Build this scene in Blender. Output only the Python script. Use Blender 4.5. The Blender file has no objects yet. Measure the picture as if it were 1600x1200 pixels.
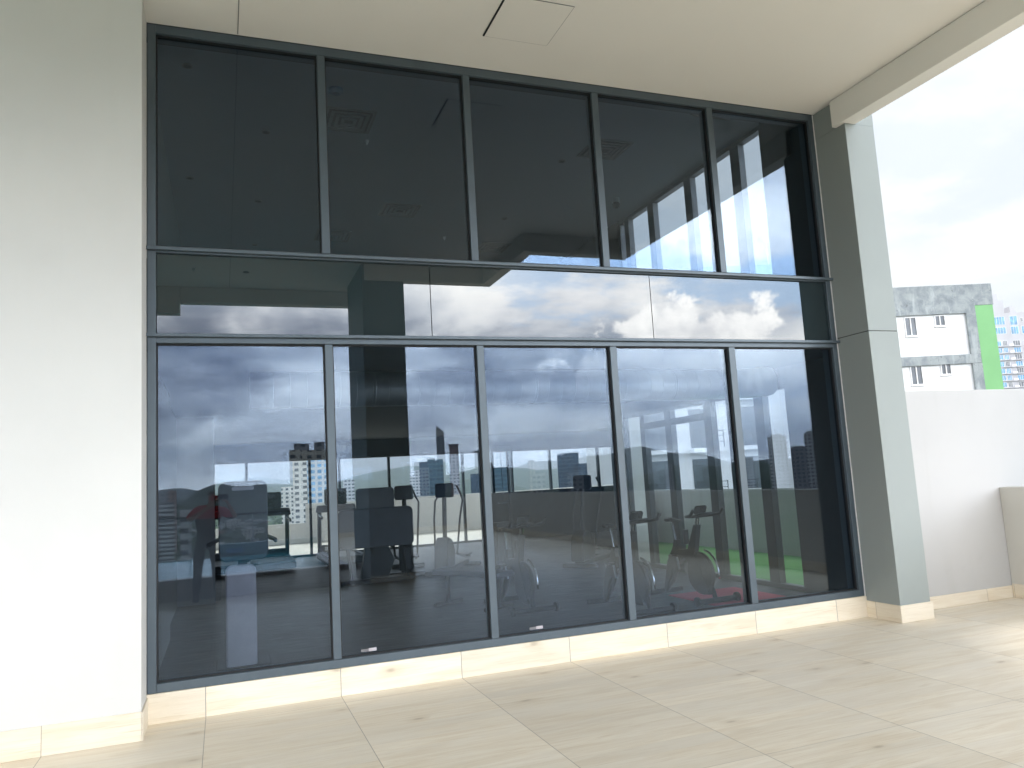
import bpy, bmesh, math, random
from mathutils import Vector, Matrix
random.seed(7)
PI = math.pi
S = bpy.context.scene
COL = S.collection

# ------------------------------------------------------------------ camera
CAM = Vector((0.0, -6.4, 1.6))
yaw, pitch, roll = 0.361911, 0.1222045, -0.0578506
fwd = Vector((math.sin(yaw)*math.cos(pitch), math.cos(yaw)*math.cos(pitch), math.sin(pitch)))
rgt = Vector((math.cos(yaw), -math.sin(yaw), 0)); up = rgt.cross(fwd)
r2 = rgt*math.cos(roll)+up*math.sin(roll); u2 = -rgt*math.sin(roll)+up*math.cos(roll)
cd = bpy.data.cameras.new('camera'); cam = bpy.data.objects.new('camera', cd); COL.objects.link(cam)
M = Matrix((r2, u2, -fwd)).transposed().to_4x4(); M.translation = CAM
cam.matrix_world = M
cd.sensor_width = 36; cd.lens = 36*1209.9/1600; cd.clip_start = 0.02; cd.clip_end = 30000
S.camera = cam

# ------------------------------------------------------------------ view
S.view_settings.view_transform = 'Standard'; S.view_settings.look = 'None'
S.view_settings.exposure = EXPO = 1.10; S.view_settings.gamma = 1
S.cycles.use_denoising = True
S.cycles.max_bounces = 10; S.cycles.transparent_max_bounces = 16; S.cycles.glossy_bounces = 5; S.cycles.diffuse_bounces = 5
S.cycles.volume_bounces = 0; S.cycles.caustics_reflective = False; S.cycles.caustics_refractive = False
S.cycles.sample_clamp_indirect = 8

# ------------------------------------------------------------------ world: cloudy sky, brightest towards the terrace side
SUN_EL, SUN_AZ = math.radians(60), math.radians(15)   # azimuth from +Y clockwise towards +X
W = bpy.data.worlds.new("World"); S.world = W; W.use_nodes = True
nt = W.node_tree; nt.nodes.clear()
def N(nt, t, **k):
    n = nt.nodes.new(t)
    for a, b in k.items():
        if a == 'inp':
            for i, v in b.items(): n.inputs[i].default_value = v
        else: setattr(n, a, b)
    return n
def math_(nt, op, a, b=None, c=None, clamp=False):
    n = nt.nodes.new('ShaderNodeMath'); n.operation = op; n.use_clamp = clamp
    for i, v in enumerate((a, b, c)):
        if v is None: continue
        if isinstance(v, (int, float)): n.inputs[i].default_value = v
        else: nt.links.new(v, n.inputs[i])
    return n.outputs[0]
def sstep(nt, x, a, b, lo=0.0, hi=1.0):
    n = nt.nodes.new('ShaderNodeMapRange'); n.interpolation_type = 'SMOOTHSTEP'
    nt.links.new(x, n.inputs[0]); n.inputs[1].default_value = a; n.inputs[2].default_value = b
    n.inputs[3].default_value = lo; n.inputs[4].default_value = hi
    return n.outputs[0]
def mixc(nt, f, a, b, mode='MIX'):
    n = nt.nodes.new('ShaderNodeMix'); n.data_type = 'RGBA'; n.blend_type = mode
    if isinstance(f, (int, float)): n.inputs[0].default_value = f
    else: nt.links.new(f, n.inputs[0])
    for v, i in ((a, 6), (b, 7)):
        if isinstance(v, (tuple, list)): n.inputs[i].default_value = (*v[:3], 1)
        else: nt.links.new(v, n.inputs[i])
    return n.outputs[2]
def noise(nt, vec, scale, detail=6, rough=.55, dist=0.0, out=0):
    n = nt.nodes.new('ShaderNodeTexNoise'); n.inputs['Scale'].default_value = scale
    n.inputs['Detail'].default_value = detail; n.inputs['Roughness'].default_value = rough; n.inputs['Distortion'].default_value = dist
    if vec is not None: nt.links.new(vec, n.inputs['Vector'])
    return n.outputs[out]
def comb(nt, x, y, z):
    n = nt.nodes.new('ShaderNodeCombineXYZ')
    for i, v in enumerate((x, y, z)):
        if isinstance(v, (int, float)): n.inputs[i].default_value = v
        else: nt.links.new(v, n.inputs[i])
    return n.outputs[0]
CUM_AZ = .575
def build_world():
    tc = N(nt, 'ShaderNodeTexCoord'); sp = N(nt, 'ShaderNodeSeparateXYZ'); nt.links.new(tc.outputs['Generated'], sp.inputs[0])
    x, y, z = sp.outputs
    sky = N(nt, 'ShaderNodeTexSky'); sky.sky_type = 'NISHITA'; sky.sun_disc = False
    sky.sun_elevation = SUN_EL; sky.sun_rotation = SUN_AZ; sky.air_density = 1.5; sky.dust_density = 2.0
    zp = math_(nt, 'ADD', math_(nt, 'MAXIMUM', z, 0.0), 0.16)
    px = math_(nt, 'DIVIDE', x, zp); py = math_(nt, 'DIVIDE', y, zp)
    P = comb(nt, px, py, 0.0)
    # layered stratus banks and a finer layer
    n1 = noise(nt, P, 0.55, 9, .56, .3)
    n2 = noise(nt, comb(nt, math_(nt, 'MULTIPLY', px, .55), py, 4.0), 1.9, 8, .6, .2)
    # puffy detail in direction space
    D3 = comb(nt, x, y, math_(nt, 'MULTIPLY', z, 1.6))
    n3 = noise(nt, D3, 5.2, 10, .57, .25)
    az = math_(nt, 'ARCTAN2', x, math_(nt, 'MULTIPLY', y, -1.0))    # 0 towards -Y, grows towards +X
    # storm bank: low and towards -Y / -X
    wob = math_(nt, 'MULTIPLY', math_(nt, 'SUBTRACT', n1, .5), .46)
    zz = math_(nt, 'ADD', z, wob)
    low = sstep(nt, zz, .30, .10)
    west = sstep(nt, az, .95, .05)
    storm = math_(nt, 'MULTIPLY', math_(nt, 'MULTIPLY', low, west), sstep(nt, n3, .66, .42, .15, 1.0))
    gap = sstep(nt, zz, .075, .035)            # paler strip above the horizon
    storm = math_(nt, 'MULTIPLY', storm, math_(nt, 'SUBTRACT', 1.0, math_(nt, 'MULTIPLY', gap, .62)))
    tone = math_(nt, 'ADD', math_(nt, 'MULTIPLY', n1, .42), math_(nt, 'ADD', math_(nt, 'MULTIPLY', n2, .28), math_(nt, 'MULTIPLY', n3, .55)))
    tone = sstep(nt, tone, .46, .74)            # 0 dark base .. 1 bright cloud
    bright = mixc(nt, tone, (.42, .48, .58), (1.06, 1.03, .99))
    dark = mixc(nt, tone, (.12, .135, .19), (.58, .59, .63))
    c = mixc(nt, storm, bright, dark)
    # a cumulus head on the terrace side, to the right
    n4 = noise(nt, tc.outputs['Generated'], 11.0, 10, .60)
    dz = math_(nt, 'SUBTRACT', math_(nt, 'ADD', z, math_(nt, 'MULTIPLY', math_(nt, 'SUBTRACT', n4, .5), -.26)), .198)
    da = math_(nt, 'SUBTRACT', az, CUM_AZ)
    dome = math_(nt, 'ADD', dz, math_(nt, 'MULTIPLY', math_(nt, 'MULTIPLY', da, da), 2.6))
    cum = math_(nt, 'MULTIPLY', sstep(nt, dome, .012, -.006), sstep(nt, z, .10, .17))
    cum = math_(nt, 'MULTIPLY', cum, sstep(nt, math_(nt, 'ABSOLUTE', da), .30, .20))
    blue = math_(nt, 'MULTIPLY', sstep(nt, noise(nt, P, 1.3, 6, .6), .50, .60), math_(nt, 'MULTIPLY', sstep(nt, z, .13, .2), sstep(nt, az, .15, .45)))
    c = mixc(nt, math_(nt, 'MULTIPLY', blue, .75), c, (.36, .52, .74))
    c = mixc(nt, cum, c, mixc(nt, sstep(nt, n4, .38, .6), (.80, .79, .80), (1.15, 1.12, 1.08)))
    # overall brightness of the overcast by direction
    front = sstep(nt, y, .35, -.45)
    lowb = sstep(nt, z, .52, .26)
    zen = sstep(nt, z, .05, .9)
    side = sstep(nt, az, -.30, .10, .35, 1.0)
    east = sstep(nt, az, 1.25, .85, .3, 1.0)
    B = math_(nt, 'ADD', .44, math_(nt, 'MULTIPLY', math_(nt, 'MULTIPLY', front, math_(nt, 'MULTIPLY', side, east)), math_(nt, 'MULTIPLY', lowb, SKY_FRONT)))
    B = math_(nt, 'ADD', B, math_(nt, 'MULTIPLY', zen, SKY_ZEN))
    # the far side stays flat and pale
    c = mixc(nt, math_(nt, 'MULTIPLY', sstep(nt, y, -.05, .25), .62), c, (1.0, 1.0, 1.0))
    nb = N(nt, 'ShaderNodeBackground'); nt.links.new(c, nb.inputs[0]); nt.links.new(B, nb.inputs[1])
    sb = N(nt, 'ShaderNodeBackground', inp={1: 0.10}); nt.links.new(sky.outputs[0], sb.inputs[0])
    mx = N(nt, 'ShaderNodeMixShader', inp={0: 0.93}); nt.links.new(sb.outputs[0], mx.inputs[1]); nt.links.new(nb.outputs[0], mx.inputs[2])
    o = N(nt, 'ShaderNodeOutputWorld'); nt.links.new(mx.outputs[0], o.inputs[0])
SKY_FRONT, SKY_ZEN = 7.4, 0.2
build_world()
ld = bpy.data.lights.new('sun', 'SUN'); ld.energy = 2.6; ld.angle = math.radians(24); ld.color = (1, .96, .9)
sun = bpy.data.objects.new('sun', ld); COL.objects.link(sun)
sd = Vector((math.sin(SUN_AZ)*math.cos(SUN_EL), math.cos(SUN_AZ)*math.cos(SUN_EL), math.sin(SUN_EL)))
sun.rotation_euler = sd.to_track_quat('Z', 'Y').to_euler(); sun.location = (20, -30, 30)

# ------------------------------------------------------------------ materials
MATS = {}
def newmat(name):
    m = bpy.data.materials.new(name); m.use_nodes = True; m.node_tree.nodes.clear(); MATS[name] = m
    t = m.node_tree; o = t.nodes.new('ShaderNodeOutputMaterial'); return m, t, o
def principled(t, o, base, rough=.5, metal=0., spec=.5, coat=0.):
    b = t.nodes.new('ShaderNodeBsdfPrincipled')
    if isinstance(base, (tuple, list)): b.inputs['Base Color'].default_value = (*base[:3], 1)
    else: t.links.new(base, b.inputs['Base Color'])
    if isinstance(rough, (int, float)): b.inputs['Roughness'].default_value = rough
    else: t.links.new(rough, b.inputs['Roughness'])
    b.inputs['Metallic'].default_value = metal; b.inputs['Specular IOR Level'].default_value = spec
    b.inputs['Coat Weight'].default_value = coat
    t.links.new(b.outputs[0], o.inputs[0]); return b
def bump(t, b, h, strength=.2, dist=.01):
    n = t.nodes.new('ShaderNodeBump'); n.inputs['Strength'].default_value = strength; n.inputs['Distance'].default_value = dist
    t.links.new(h, n.inputs['Height']); t.links.new(n.outputs[0], b.inputs['Normal'])
def pos(t):
    return t.nodes.new('ShaderNodeNewGeometry').outputs['Position']
def simple(name, col, rough=.5, metal=0., var=.06, scale=6., spec=.5, bmp=0., coat=0.):
    m, t, o = newmat(name)
    p = pos(t); n = noise(t, p, scale, 5)
    a = tuple(max(0, c*(1-var)) for c in col); bb = tuple(c*(1+var) for c in col)
    c = mixc(t, sstep(t, n, .3, .7), a, bb)
    b = principled(t, o, c, rough, metal, spec, coat)
    if bmp: bump(t, b, noise(t, p, 140, 3), bmp, .004)
    return m
def wood(name, mode):
    """pale wood-look porcelain; mode: which world axes run along / across the boards"""
    m, t, o = newmat(name)
    sp = t.nodes.new('ShaderNodeSeparateXYZ'); t.links.new(pos(t), sp.inputs[0])
    U, V = {'floor': (0, 1), 'xz': (0, 2), 'yz': (1, 2)}[mode]
    u, v = sp.outputs[U], sp.outputs[V]
    us = math_(t, 'DIVIDE', math_(t, 'ADD', u, .133), .982)
    ti = math_(t, 'FLOOR', us)
    fr = math_(t, 'FRACT', us)
    joint = math_(t, 'LESS_THAN', math_(t, 'MINIMUM', fr, math_(t, 'SUBTRACT', 1., fr)), .0024)
    if mode == 'floor':
        vs = math_(t, 'DIVIDE', math_(t, 'ADD', v, 2.61), 2.4)
        vf = math_(t, 'FRACT', vs); vi = math_(t, 'FLOOR', vs)
        j2 = math_(t, 'LESS_THAN', math_(t, 'MINIMUM', vf, math_(t, 'SUBTRACT', 1., vf)), .0006)
        joint = math_(t, 'MAXIMUM', joint, j2)
        pw = .158
    else: pw = .5; vi = 0.0
    # board inside the tile print
    bi = math_(t, 'FLOOR', math_(t, 'DIVIDE', math_(t, 'ADD', v, math_(t, 'MULTIPLY', ti, .043)), pw))
    wn = t.nodes.new('ShaderNodeTexWhiteNoise'); wn.noise_dimensions = '3D'; t.links.new(comb(t, ti, bi, vi), wn.inputs[0])
    off = math_(t, 'MULTIPLY', wn.outputs[0], 31.)
    wn2 = t.nodes.new('ShaderNodeTexWhiteNoise'); wn2.noise_dimensions = '2D'; t.links.new(comb(t, ti, vi, 0.), wn2.inputs[0])
    vec = comb(t, math_(t, 'ADD', math_(t, 'MULTIPLY', u, 1.1), off), math_(t, 'MULTIPLY', v, 9.0), off)
    g1 = noise(t, vec, 1.3, 6, .6, .8)
    vec2 = comb(t, math_(t, 'ADD', math_(t, 'MULTIPLY', u, 2.2), off), math_(t, 'MULTIPLY', v, 55.), 0.)
    g2 = noise(t, vec2, 1.6, 4, .6, .4)
    c = mixc(t, sstep(t, g1, .28, .72), WOOD_A, WOOD_B)
    c = mixc(t, math_(t, 'MULTIPLY', sstep(t, g2, .50, .74), .50), c, WOOD_C)
    big = noise(t, comb(t, math_(t, 'MULTIPLY', u, .7), math_(t, 'MULTIPLY', v, 1.5), off), 1.0, 3)
    c = mixc(t, math_(t, 'MULTIPLY', sstep(t, big, .4, .65), .45), c, WOOD_G)
    # knots
    kv = t.nodes.new('ShaderNodeTexVoronoi'); kv.inputs['Scale'].default_value = 1.0; kv.inputs['Randomness'].default_value = 1.
    kn = comb(t, math_(t, 'MULTIPLY', math_(t, 'ADD', u, math_(t, 'MULTIPLY', g2, .03)), 2.3), math_(t, 'MULTIPLY', math_(t, 'ADD', v, math_(t, 'MULTIPLY', g1, .02)), 5.2), 0.)
    t.links.new(kn, kv.inputs['Vector'])
    gate = math_(t, 'GREATER_THAN', N_sep(t, kv.outputs['Color']), .55)
    k = math_(t, 'MULTIPLY', sstep(t, kv.outputs['Distance'], .13, .02), gate)
    ring = math_(t, 'MULTIPLY', sstep(t, kv.outputs['Distance'], .34, .08), gate)
    c = mixc(t, math_(t, 'MULTIPLY', ring, .30), c, WOOD_C)
    c = mixc(t, math_(t, 'MULTIPLY', k, .45), c, (.30, .215, .135))
    tint = math_(t, 'ADD', .955, math_(t, 'MULTIPLY', wn.outputs[0], .06))
    tint = math_(t, 'MULTIPLY', tint, math_(t, 'ADD', .955, math_(t, 'MULTIPLY', wn2.outputs[0], .08)))
    mm = t.nodes.new('ShaderNodeVectorMath'); mm.operation = 'SCALE'; t.links.new(c, mm.inputs[0]); t.links.new(tint, mm.inputs['Scale'])
    c = mixc(t, math_(t, 'MULTIPLY', joint, .68), mm.outputs[0], (.22, .19, .15))
    b = principled(t, o, c, sstep(t, g1, .2, .8, .42, .55), 0., .42)
    bump(t, b, math_(t, 'SUBTRACT', math_(t, 'MULTIPLY', g2, .25), joint), .25, .002)
    return m
def N_sep(t, col):
    n = t.nodes.new('ShaderNodeSeparateColor'); t.links.new(col, n.inputs[0]); return n.outputs[0]
WOOD_A, WOOD_B, WOOD_C, WOOD_G = (.75, .655, .51), (.86, .79, .66), (.58, .465, .315), (.79, .735, .64)
def glass(name, tint, r0, rough=0.0):
    m, t, o = newmat(name)
    lw = t.nodes.new('ShaderNodeNewGeometry')
    dp = t.nodes.new('ShaderNodeVectorMath'); dp.operation = 'DOT_PRODUCT'
    t.links.new(lw.outputs['Incoming'], dp.inputs[0]); t.links.new(lw.outputs['Normal'], dp.inputs[1])
    c = math_(t, 'SUBTRACT', 1.0, math_(t, 'ABSOLUTE', dp.outputs['Value']), clamp=True)
    f = math_(t, 'ADD', r0, math_(t, 'MULTIPLY', math_(t, 'POWER', c, 5.0), 1-r0))
    tr = N(t, 'ShaderNodeBsdfTransparent'); tr.inputs[0].default_value = (*tint, 1)
    gl = N(t, 'ShaderNodeBsdfGlossy'); gl.inputs['Roughness'].default_value = rough
    bp = N(t, 'ShaderNodeBump'); bp.inputs['Strength'].default_value = 1.0; bp.inputs['Distance'].default_value = .0006
    t.links.new(noise(t, pos(t), .9, 1, .4), bp.inputs['Height']); t.links.new(bp.outputs[0], gl.inputs['Normal']); gl.inputs['Color'].default_value = (.70, .84, 1.0, 1)
    mx = N(t, 'ShaderNodeMixShader'); t.links.new(f, mx.inputs[0]); t.links.new(tr.outputs[0], mx.inputs[1]); t.links.new(gl.outputs[0], mx.inputs[2])
    t.links.new(mx.outputs[0], o.inputs[0]); return m
def spandrel_mat():
    m, t, o = newmat('spandrel_glass')
    lw = t.nodes.new('ShaderNodeNewGeometry')
    dp = t.nodes.new('ShaderNodeVectorMath'); dp.operation = 'DOT_PRODUCT'
    t.links.new(lw.outputs['Incoming'], dp.inputs[0]); t.links.new(lw.outputs['Normal'], dp.inputs[1])
    c = math_(t, 'SUBTRACT', 1.0, math_(t, 'ABSOLUTE', dp.outputs['Value']), clamp=True)
    f = math_(t, 'ADD', SPAN_R, math_(t, 'MULTIPLY', math_(t, 'POWER', c, 5.0), 1-SPAN_R))
    df = N(t, 'ShaderNodeBsdfDiffuse'); df.inputs[0].default_value = (.016, .026, .030, 1)
    gl = N(t, 'ShaderNodeBsdfGlossy'); gl.inputs['Roughness'].default_value = 0; gl.inputs['Color'].default_value = (.95, .98, 1, 1)
    mx = N(t, 'ShaderNodeMixShader'); t.links.new(f, mx.inputs[0]); t.links.new(df.outputs[0], mx.inputs[1]); t.links.new(gl.outputs[0], mx.inputs[2])
    t.links.new(mx.outputs[0], o.inputs[0]); return m
GLASS_R, SPAN_R = .058, .074
wood_floor, wood_xz, wood_yz = wood('wood_tile_floor', 'floor'), wood('wood_tile_xz', 'xz'), wood('wood_tile_yz', 'yz')
tint_glass = glass('tinted_glass', (.70, .745, .795), GLASS_R)
clear_glass = glass('clear_glass', (.95, .97, .965), .03)
span_glass = spandrel_mat()
def wall_paint(name, col, stain=.06):
    m, t, o = newmat(name); p = pos(t); sp = t.nodes.new('ShaderNodeSeparateXYZ'); t.links.new(p, sp.inputs[0])
    roll = noise(t, p, 1.1, 6, .6)
    streak = noise(t, comb(t, math_(t, 'MULTIPLY', sp.outputs[0], 5.), math_(t, 'MULTIPLY', sp.outputs[1], 5.), math_(t, 'MULTIPLY', sp.outputs[2], .45)), 1.2, 6, .62, .3)
    c = mixc(t, sstep(t, roll, .3, .7), tuple(x*.975 for x in col), tuple(x*1.02 for x in col))
    c = mixc(t, math_(t, 'MULTIPLY', sstep(t, streak, .52, .74), stain*3), c, tuple(x*.86 for x in (col[0], col[1], col[2]*.96)))
    scuff = noise(t, comb(t, math_(t, 'MULTIPLY', sp.outputs[0], 2.5), math_(t, 'MULTIPLY', sp.outputs[1], 2.5), math_(t, 'MULTIPLY', sp.outputs[2], 9.)), 1.6, 7, .7)
    c = mixc(t, math_(t, 'MULTIPLY', math_(t, 'MULTIPLY', sstep(t, scuff, .60, .72), sstep(t, sp.outputs[2], .9, .15)), stain*4), c, tuple(x*.72 for x in col))
    b = principled(t, o, c, .72); bump(t, b, math_(t, 'ADD', noise(t, p, 160, 3), math_(t, 'MULTIPLY', noise(t, p, 14, 3), .8)), .16, .004); return m
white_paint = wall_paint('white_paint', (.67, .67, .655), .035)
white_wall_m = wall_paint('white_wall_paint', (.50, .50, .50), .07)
cream_paint = simple('cream_paint', (.58, .565, .52), .7, var=.03, scale=1.5)
soffit_paint = simple('soffit_paint', (.89, .87, .83), .8, var=.012, scale=1.0, bmp=.05)
green_paint = wall_paint('grey_green_paint', (.30, .335, .33), .04)
green_dark = simple('dark_grey_green_paint', (.20, .225, .215), .6, var=.04, scale=1.3, bmp=.1)
alu = simple('grey_blue_aluminium', (.085, .112, .135), .42, metal=0.2, var=.04, scale=5)
alu_dark = simple('dark_aluminium', (.03, .036, .042), .4, metal=.2)
black_seal = simple('black_seal', (.012, .013, .015), .6)
rubber = simple('black_rubber', (.018, .019, .022), .45, var=.25, scale=9)
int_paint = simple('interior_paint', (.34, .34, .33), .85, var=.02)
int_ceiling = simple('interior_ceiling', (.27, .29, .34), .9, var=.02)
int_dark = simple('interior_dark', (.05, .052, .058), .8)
steel = simple('brushed_steel', (.55, .56, .57), .3, metal=1.)
chrome = simple('chrome', (.8, .8, .8), .12, metal=1.)
duct_m = simple('galvanised_duct', (.55, .57, .58), .42, metal=.9, var=.06, scale=8)
black_plastic = simple('black_plastic', (.02, .02, .023), .4)
grey_plastic = simple('grey_plastic', (.16, .16, .17), .5)
lilac_pad = simple('pale_grey_shroud', (.46, .43, .46), .45)
vinyl = simple('grey_vinyl', (.10, .10, .11), .5)
red_mat_m = simple('red_mat', (.78, .09, .15), .7, var=.08)
screen_m = simple('dark_screen', (.01, .014, .018), .12)
red_light = simple('red_panel', (.35, .03, .03), .4)
water_m, _t, _o = newmat('pool_water')
_b = principled(_t, _o, (.10, .55, .66), .12); bump(_t, _b, noise(_t, pos(_t), 2.2, 4, .6), .35, .05)
pool_tile = simple('pool_tile', (.44, .41, .40), .4, var=.06, scale=8)
pool_blue = simple('pool_blue_tile', (.10, .22, .25), .3, var=.12, scale=14)
skin_m = simple('skin', (.42, .26, .19), .55); hair_m = simple('hair', (.015, .012, .01), .6)
red_cloth = simple('red_cloth', (.60, .012, .02), .8); dark_cloth = simple('dark_cloth', (.02, .023, .03), .9)
two_tone, _t, _o = newmat('two_tone_cloth'); _sp = _t.nodes.new('ShaderNodeSeparateXYZ'); _t.links.new(pos(_t), _sp.inputs[0])
principled(_t, _o, mixc(_t, math_(_t, 'GREATER_THAN', _sp.outputs[2], 1.27), (.02,.023,.03), (.60,.012,.02)), .8)
shoe_m = simple('shoe_leather', (.008, .008, .008), .6)
def turf_mat():
    m, t, o = newmat('green_turf'); p = pos(t)
    c = mixc(t, sstep(t, noise(t, p, 60, 5), .3, .7), (.022, .13, .022), (.06, .26, .05))
    c = mixc(t, math_(t, 'MULTIPLY', sstep(t, noise(t, p, 2.5, 4), .45, .7), .35), c, (.10, .30, .06))
    b = principled(t, o, c, .9); bump(t, b, noise(t, p, 200, 2), .8, .02); return m
turf_m = turf_mat()
def rubber_floor():
    m, t, o = newmat('rubber_gym_floor'); sp = t.nodes.new('ShaderNodeSeparateXYZ'); t.links.new(pos(t), sp.inputs[0])
    u, v = sp.outputs[0], sp.outputs[1]
    def jn(a, w, pw):
        f = math_(t, 'FRACT', math_(t, 'DIVIDE', a, pw)); return math_(t, 'LESS_THAN', math_(t, 'MINIMUM', f, math_(t, 'SUBTRACT', 1., f)), w)
    j = math_(t, 'MAXIMUM', jn(math_(t, 'ADD', u, .1), .006, 1.0), jn(v, .005, 1.0))
    st = noise(t, comb(t, math_(t, 'MULTIPLY', u, 1.5), math_(t, 'MULTIPLY', v, 14.), 0.), 1.5, 6, .6)
    c = mixc(t, sstep(t, st, .3, .7), (.018, .020, .024), (.040, .042, .046))
    c = mixc(t, j, c, (.008, .008, .009))
    b = principled(t, o, c, sstep(t, st, .3, .7, .30, .5), 0., .5); bump(t, b, st, .1, .003); return m
rubber_floor_m = rubber_floor()
def concrete(name, a, b_, scale=.9):
    m, t, o = newmat(name); tc = N(t, 'ShaderNodeTexCoord'); p = tc.outputs['Object']
    sp = t.nodes.new('ShaderNodeSeparateXYZ'); t.links.new(p, sp.inputs[0])
    streak = noise(t, comb(t, math_(t, 'MULTIPLY', sp.outputs[0], 2.2), math_(t, 'MULTIPLY', sp.outputs[1], 2.2), math_(t, 'MULTIPLY', sp.outputs[2], .35)), scale*1.3, 7, .65, .6)
    n = noise(t, p, scale*2, 9, .65, .4)
    c = mixc(t, sstep(t, n, .3, .68), a, b_)
    c = mixc(t, math_(t, 'MULTIPLY', sstep(t, streak, .52, .66), .5), c, tuple(x*1.45 for x in b_))
    c = mixc(t, math_(t, 'MULTIPLY', sstep(t, noise(t, p, scale*4.5, 8, .7, 1.), .60, .70), .75), c, tuple(x*.4 for x in a))
    principled(t, o, c, .85); return m
stained = concrete('weathered_concrete', (.22, .25, .27), (.37, .40, .405))
lime = simple('lime_green_paint', (.21, .47, .20), .7, var=.04, scale=.8)
bwhite = simple('building_white', (.85, .85, .86), .8, var=.03, scale=.35)
bwhite2 = simple('tower_white', (.52, .52, .545), .8, var=.04, scale=.2)
blue_glass = simple('blue_window_glass', (.10, .30, .52), .12, var=.35, scale=.6)
dark_glass = simple('dark_window_glass', (.10, .115, .13), .12, var=.3, scale=.9)
white_alu = simple('white_window_frame', (.78, .78, .78), .4)
green_roof = simple('pale_green_roof', (.40, .58, .46), .6)
def facade(name, wall, win, fw=3.2, fh=3.1, wx=.62, wz=.45, rough=.3):
    m, t, o = newmat(name); tc = N(t, 'ShaderNodeTexCoord'); sp = t.nodes.new('ShaderNodeSeparateXYZ'); t.links.new(tc.outputs['Object'], sp.inputs[0])
    ge = t.nodes.new('ShaderNodeNewGeometry'); gn = t.nodes.new('ShaderNodeSeparateXYZ'); t.links.new(ge.outputs['Normal'], gn.inputs[0])
    h = math_(t, 'ADD', sp.outputs[0], sp.outputs[1])
    fx = math_(t, 'FRACT', math_(t, 'DIVIDE', h, fw)); fz = math_(t, 'FRACT', math_(t, 'DIVIDE', sp.outputs[2], fh))
    w = math_(t, 'MULTIPLY', math_(t, 'LESS_THAN', fx, wx), math_(t, 'LESS_THAN', fz, wz))
    w = math_(t, 'MULTIPLY', w, math_(t, 'LESS_THAN', math_(t, 'ABSOLUTE', gn.outputs[2]), .5))
    wn = t.nodes.new('ShaderNodeTexWhiteNoise'); wn.noise_dimensions = '2D'
    t.links.new(comb(t, math_(t, 'FLOOR', math_(t, 'DIVIDE', h, fw)), math_(t, 'FLOOR', math_(t, 'DIVIDE', sp.outputs[2], fh)), 0.), wn.inputs[0])
    wc = mixc(t, wn.outputs[0], tuple(x*.6 for x in win), tuple(min(1, x*1.7) for x in win))
    wl = mixc(t, sstep(t, noise(t, tc.outputs['Object'], .12, 4), .3, .7), tuple(x*.9 for x in wall), wall)
    c = mixc(t, w, wl, wc)
    principled(t, o, c, math_(t, 'SUBTRACT', .85, math_(t, 'MULTIPLY', w, .85-rough))); return m
F_white = facade('facade_white', (.62, .62, .63), (.06, .07, .09))
F_cream = facade('facade_cream', (.72, .68, .60), (.06, .07, .08), 4.0, 3.0, .5, .5)
F_blue = facade('facade_blue', (.025, .055, .09), (.012, .035, .06), 2.4, 3.2, .85, .7, .15)
F_teal = facade('facade_teal', (.025, .08, .11), (.012, .045, .07), 3.0, 3.5, .8, .6, .15)
F_grey = facade('facade_grey', (.34, .35, .38), (.07, .09, .12), 3.5, 3.1, .55, .5)
F_pink = facade('facade_pink', (.50, .38, .36), (.08, .07, .08), 3.0, 3.1, .5, .5)
F_bay = facade('facade_blue_bays', (.72, .72, .72), (.16, .34, .52), 3.4, 3.1, .6, .55)
F_strip = facade('facade_strips', (.74, .76, .78), (.10, .11, .13), 400., 1.6, 1.0, .45)
roof_red = simple('red_roof', (.30, .10, .07), .8, var=.2, scale=.4); roof_grey = simple('grey_roof', (.45, .46, .47), .8, var=.15, scale=.4)
roof_white = simple('white_roof', (.72, .72, .72), .8, var=.06, scale=.4)
def ground_mat():
    m, t, o = newmat('city_ground'); p = pos(t)
    c = mixc(t, sstep(t, noise(t, p, .011, 8, .6), .42, .56), (.035, .065, .03), (.17, .165, .155))
    c = mixc(t, math_(t, 'MULTIPLY', sstep(t, noise(t, p, .06, 6, .7), .52, .6), .8), c, (.04, .07, .035))
    c = mixc(t, math_(t, 'MULTIPLY', sstep(t, noise(t, p, .13, 4, .7), .62, .66), .7), c, (.50, .48, .46))
    principled(t, o, c, .95); return m
ground_m = ground_mat()
def leaf_mat(name, a, b_, s):
    m, t, o = newmat(name); p = pos(t)
    principled(t, o, mixc(t, sstep(t, noise(t, p, s, 6, .65), .3, .7), a, b_), .95); return m
tree_m = leaf_mat('tree_canopy', (.025, .05, .02), (.07, .115, .04), .25)
hill_m = leaf_mat('hill_forest', (.022, .045, .02), (.055, .085, .04), .012)

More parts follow.
